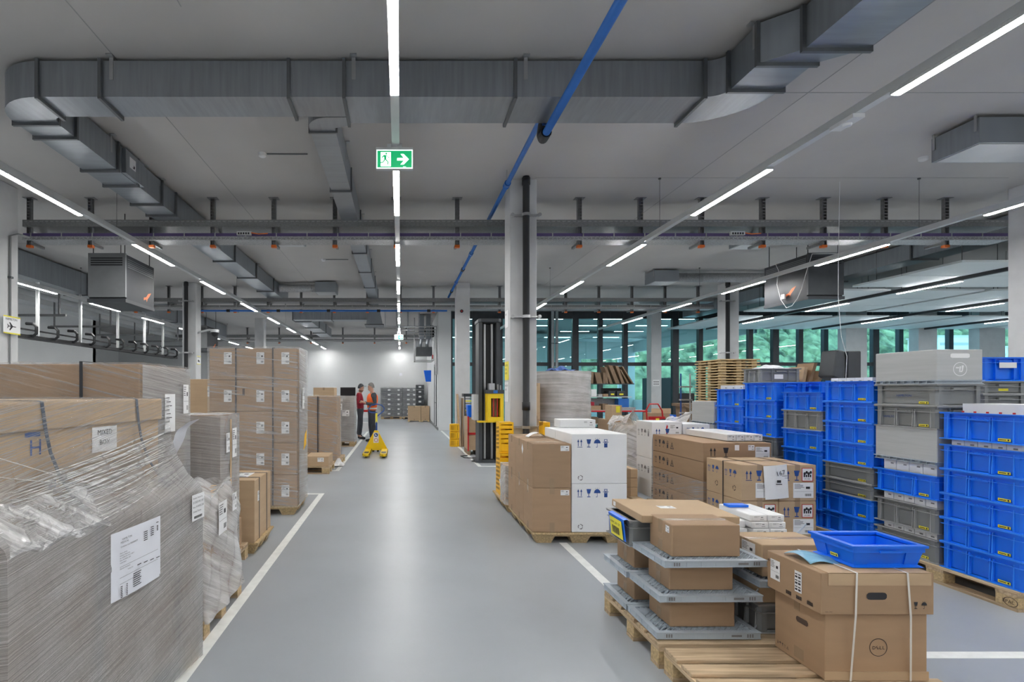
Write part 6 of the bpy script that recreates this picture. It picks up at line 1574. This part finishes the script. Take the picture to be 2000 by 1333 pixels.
o = small('steel_basket', 'grey wire basket of small parts on the packing bench', 'basket', 7.6, 8.1, .902, 1.0, 'trayl', 18.51, 18.6)
for k in range(3): small('cardboard_box', 'small brown box under the packing bench, %s' % ['left', 'middle', 'right'][k], 'box', 7.45+.2*k, 7.62+.2*k, .432, .70, 'cardl' if k else 'cardd')
small('cardboard_box', 'dark small box at the left below the packing bench', 'box', 6.6, 6.85, .432, .66, 'cardd')
# open carton, hand truck, bins, chair
o = thing('cardboard_box', 'open brown carton behind the hand truck', 'box', MB().box(7.0, 7.55, 15.0, 15.5, .10, .95).add([(7.0,15.0,.95),(7.55,15.0,.95),(7.6,15.1,1.08),(7.05,15.1,1.08)], [(0,1,2,3)]), 'card')
thing('wooden_pallet', 'low pallet under the open brown carton', 'pallet', MB().box(6.95, 7.6, 14.95, 15.55, 0, .098), 'woodd')
o = thing('hand_truck', 'red hand truck standing behind the wrapped film heap', 'hand truck', org=(6.3, 12.9, 0))
part('frame', MB().tube([(5.95, 12.9, .5), (5.90, 12.9, 1.12), (5.98, 12.9, 1.26), (6.18, 12.9, 1.26), (6.28, 12.9, 1.1), (6.34, 12.9, .5)], .018, 8).box(5.95, 6.34, 12.88, 12.92, .84, .96).box(5.95, 6.34, 12.88, 12.92, .45, .5), 'red', o, smooth=False)
for x in (5.95, 6.34): part('wheel', MB().lathe((x, 12.95, .13), [(.13, -.03), (.13, .03)], 18, 'x'), 'black', o)
part('toe_plate', MB().box(5.95, 6.34, 12.6, 12.9, .0, .012), 'red', o); part('back_rails', MB().box(5.96, 5.98, 12.89, 12.91, .0, .5).box(6.31, 6.33, 12.89, 12.91, 0, .5), 'red', o)
part('warning_sticker', MB().box(6.12, 6.2, 12.875, 12.88, .87, .92), 'yel', o)
o = thing('cable_reel', 'dark round reel in front of the red hand truck', 'reel', MB().lathe((6.0, 12.2, .72), [(.22, -.05), (.22, -.04), (.12, -.04), (.12, .04), (.22, .04), (.22, .05)], 28, 'y'), 'dark')
part('stand', MB().box(5.98, 6.02, 12.1, 12.3, 0, .6).box(5.8, 6.2, 12.1, 12.3, 0, .03), 'dark', o)
crate('blue crate by the hand truck near the windows, upper', 7.1, 13.8, .60, .35, 'blue', .45, .4, 'plain', sticker=False); crate('blue crate by the hand truck near the windows, lower', 7.1, 13.8, 0, .598, 'blue', .45, .4, 'plain', sticker=False)
o = thing('waste_bin', 'brown wheeled waste bin by the pile of pallets', 'waste bin', MB().frus((6.95,7.3,13.0,13.4), (6.88,7.38,12.95,13.45), .08, 1.2), 'cardd')
part('bin_rim', MB().box(6.80, 7.42, 12.92, 13.48, 1.2, 1.27), 'cardd', o); part('rim_grip', MB().tube([(6.80, 12.92, 1.22), (6.92, 12.9, 1.16), (7.3, 12.9, 1.16), (7.42, 12.92, 1.22)], .03, 8), 'cardd', o); part('paper_label', MB().box(7.02, 7.24, 12.94, 12.955, .72, .82), 'paper', o)
for x in (6.98, 7.27): part('wheel', MB().lathe((x, 13.35, .08), [(.08, -.02), (.08, .02)], 12, 'x'), 'black', o)
o = thing('office_chair', 'dark office chair by the windows beside the pile of pallets', 'chair', org=(8.6, 16, 0))
part('backrest', MB().box(8.3, 8.75, 16.0, 16.06, .95, 1.5), 'black', o); part('seat', MB().box(8.3, 8.75, 15.6, 16.05, .5, .58), 'black', o); part('post', MB().tube([(8.52, 15.8, .08), (8.52, 15.8, .5)], .03, 8), 'dark', o)
for k in range(5): part('foot', MB().bar((8.52, 15.8, .08), (8.52+.28*cos(k*1.256), 15.8+.28*sin(k*1.256), .05), .04), 'dark', o)
o = thing('step_ladder', 'grey and blue step ladder leaning beside the pile of pallets', 'ladder', org=(6.1, 11.6, 0))
for x in (6.0, 6.2): part('rail', MB().bar((x, 11.5, 0), (x+.05, 11.6, 1.95), .03), 'trayl' if x > 6.1 else 'inkb', o)
for k in range(6): part('rung', MB().box(6.0, 6.25, 11.5, 11.58, .25+.28*k, .28+.28*k), 'trayl', o)

# ================================================================== BEYOND THE GLASS
struct('floor_office', MB().box(2.0, 14.4, FY+.2, 33, -.2, 0), 'floor')
struct('ceiling_office', MB().box(2.0, 14.4, FY+.2, 33, CZ, CZ+.2), 'ceil')
struct('wall_office_left', MB().box(1.9, 2.0, FY+.2, 33, 0, CZ), 'wall'); 
wo = struct('wall_office_back', MB().box(2, 11.1, 33, 33.2, 0, CZ).box(11.1, 13.4, 33, 33.2, 3.5, CZ).box(13.4, 14.4, 33, 33.2, 0, CZ).box(11.1, 13.4, 33, 33.2, 0, .2), 'wall')
struct('wall_office_right', MB().box(14.3, 14.4, FY+.2, 33, 0, 1.0).box(14.3, 14.4, FY+.2, 33, 3.9, CZ), 'wall')
k = 0
for j, y in enumerate((22.9, 25.2, 27.7, 30.8)):
    for i, x in enumerate((3.6, 6.2, 9.0, 11.8)):
        o = thing('office_lamp', 'lit ceiling lamp behind the glass, %s row, %s from the left' % (ORD[j], ORD[i]), 'ceiling light', MB().box(x-.75, x+.75, y, y+.12, CZ-.12, CZ-.06), 'rail', 'lamps in the room behind the glass')
        part('diffuser', MB().box(x-.73, x+.73, y+.005, y+.115, CZ-.126, CZ-.12), 'litw', o); part('wires', MB().tube([(x-.5, y+.06, CZ-.06), (x-.5, y+.06, CZ)], .004, 5).tube([(x+.5, y+.06, CZ-.06), (x+.5, y+.06, CZ)], .004, 5), 'wire', o)
o = thing('ceiling_raft', 'striped grey ceiling panel in the room behind the glass', 'ceiling panel', MB().box(4, 13, 28.4, 30.2, 4.3, 4.36), 'trayl')
o = thing('steel_cabinet', 'dark tall rack in the room behind the glass with yellow posts', 'cabinet', MB().box(12.6, 14.0, 27.0, 28.0, 0, 2.2), 'anth')
part('yellow_post', MB().box(12.6, 12.66, 26.95, 27.0, 0, 2.2), 'yel', o)
o = thing('parked_car', 'dark parked car seen through the glass low down', 'car', org=(13.2, 40, -.5))
cb = MB(); cb.prism([(11.2,-.2),(15.6,-.2),(15.6,.45),(15.1,.55),(14.3,1.0),(12.4,1.0),(11.6,.55),(11.2,.45)], 'y', 39.2, 40.9); part('body', cb, 'anth', o)
part('windows', MB().prism([(12.5,.58),(14.6,.58),(14.2,.94),(12.55,.94)], 'y', 39.18, 40.92), 'lens', o)
for x in (12.1, 14.7):
    for y in (39.3, 40.8): part('wheel', MB().lathe((x, y, -.2), [(.32, -.1), (.32, .1)], 18, 'y'), 'black', o)
struct('ground_outside', MB().box(-40, 260, 34, 130, -.9, -.52).box(14.5, 260, 21.8, 34, -.9, -.52), 'facade')
r = random.Random(21); b = MB()
b.grid(lambda u, v: (-20+300*u, 110+120*v, -1+95*v**.9+r.uniform(-1.5, 1.5)), 50, 24); struct('hillside', b, 'hill', smooth=True)
b = MB()
ico = bmesh.new(); bmesh.ops.create_icosphere(ico, subdivisions=2, radius=1); iv = [v.co.copy() for v in ico.verts]; ifc = [tuple(v.index for v in f.verts) for f in ico.faces]; ico.free()
for k in range(3200):
    v = r.random()**1.3*.5; y = 110+120*v
    lo_, hi_ = (.25*y, 1.25*y); x = r.uniform(lo_, hi_); z = -1+95*v**.9; s = r.uniform(1.1, 2.6)
    ph = r.uniform(0, 6); ph2 = r.uniform(0, 6); sq = r.uniform(1.1, 1.7)
    b.add([(x+q.x*s*(1+.22*sin(7*q.y+ph)*sin(6*q.z+ph2)), y+q.y*s*(1+.18*sin(8*q.z+ph)), z+1.0+q.z*s*sq*(1+.15*sin(9*q.x+ph))) for q in iv], ifc)
f = link('forest', b, 'tree'); tag(f, 'green wooded hillside seen through the windows', 'forest', kind='stuff')
for i, (x0, x1, z0, z1, lab) in enumerate(((100, 106, -.6, 11.5, 'white office block among trees, left one beyond the windows'), (106.5, 113, -.6, 9.5, 'white office block among trees, right one beyond the windows'))):
    o = thing('apartment_building', lab, 'building', MB().box(x0, x1, 100, 106, z0, z1), 'facade')
    for j in range(4):
        part('window_band', MB().box(x0+.4, x1-.4, 99.95, 100, z1-1.6-1.9*j, z1-1.1-1.9*j), 'greyl', o)
    part('roof', MB().box(x0-.2, x1+.2, 99.8, 106.2, z1, z1+.25), 'rail', o)

for i, x in enumerate((5.98, 6.14)):
    o = thing('service_pipe', 'shiny steel pipe by the window frames behind the round wrapped load, %s of the pair' % ['left', 'right'][i], 'pipe', MB().tube([(x, 21.1, 0), (x, 21.1, CZ)], .06, 12), 'steel', smooth=True)
    for z in (2.2, 3.4): part('pipe_clamp', MB().lathe((x, 21.1, z), [(.07, 0), (.07, .04)], 12), 'flange', o)
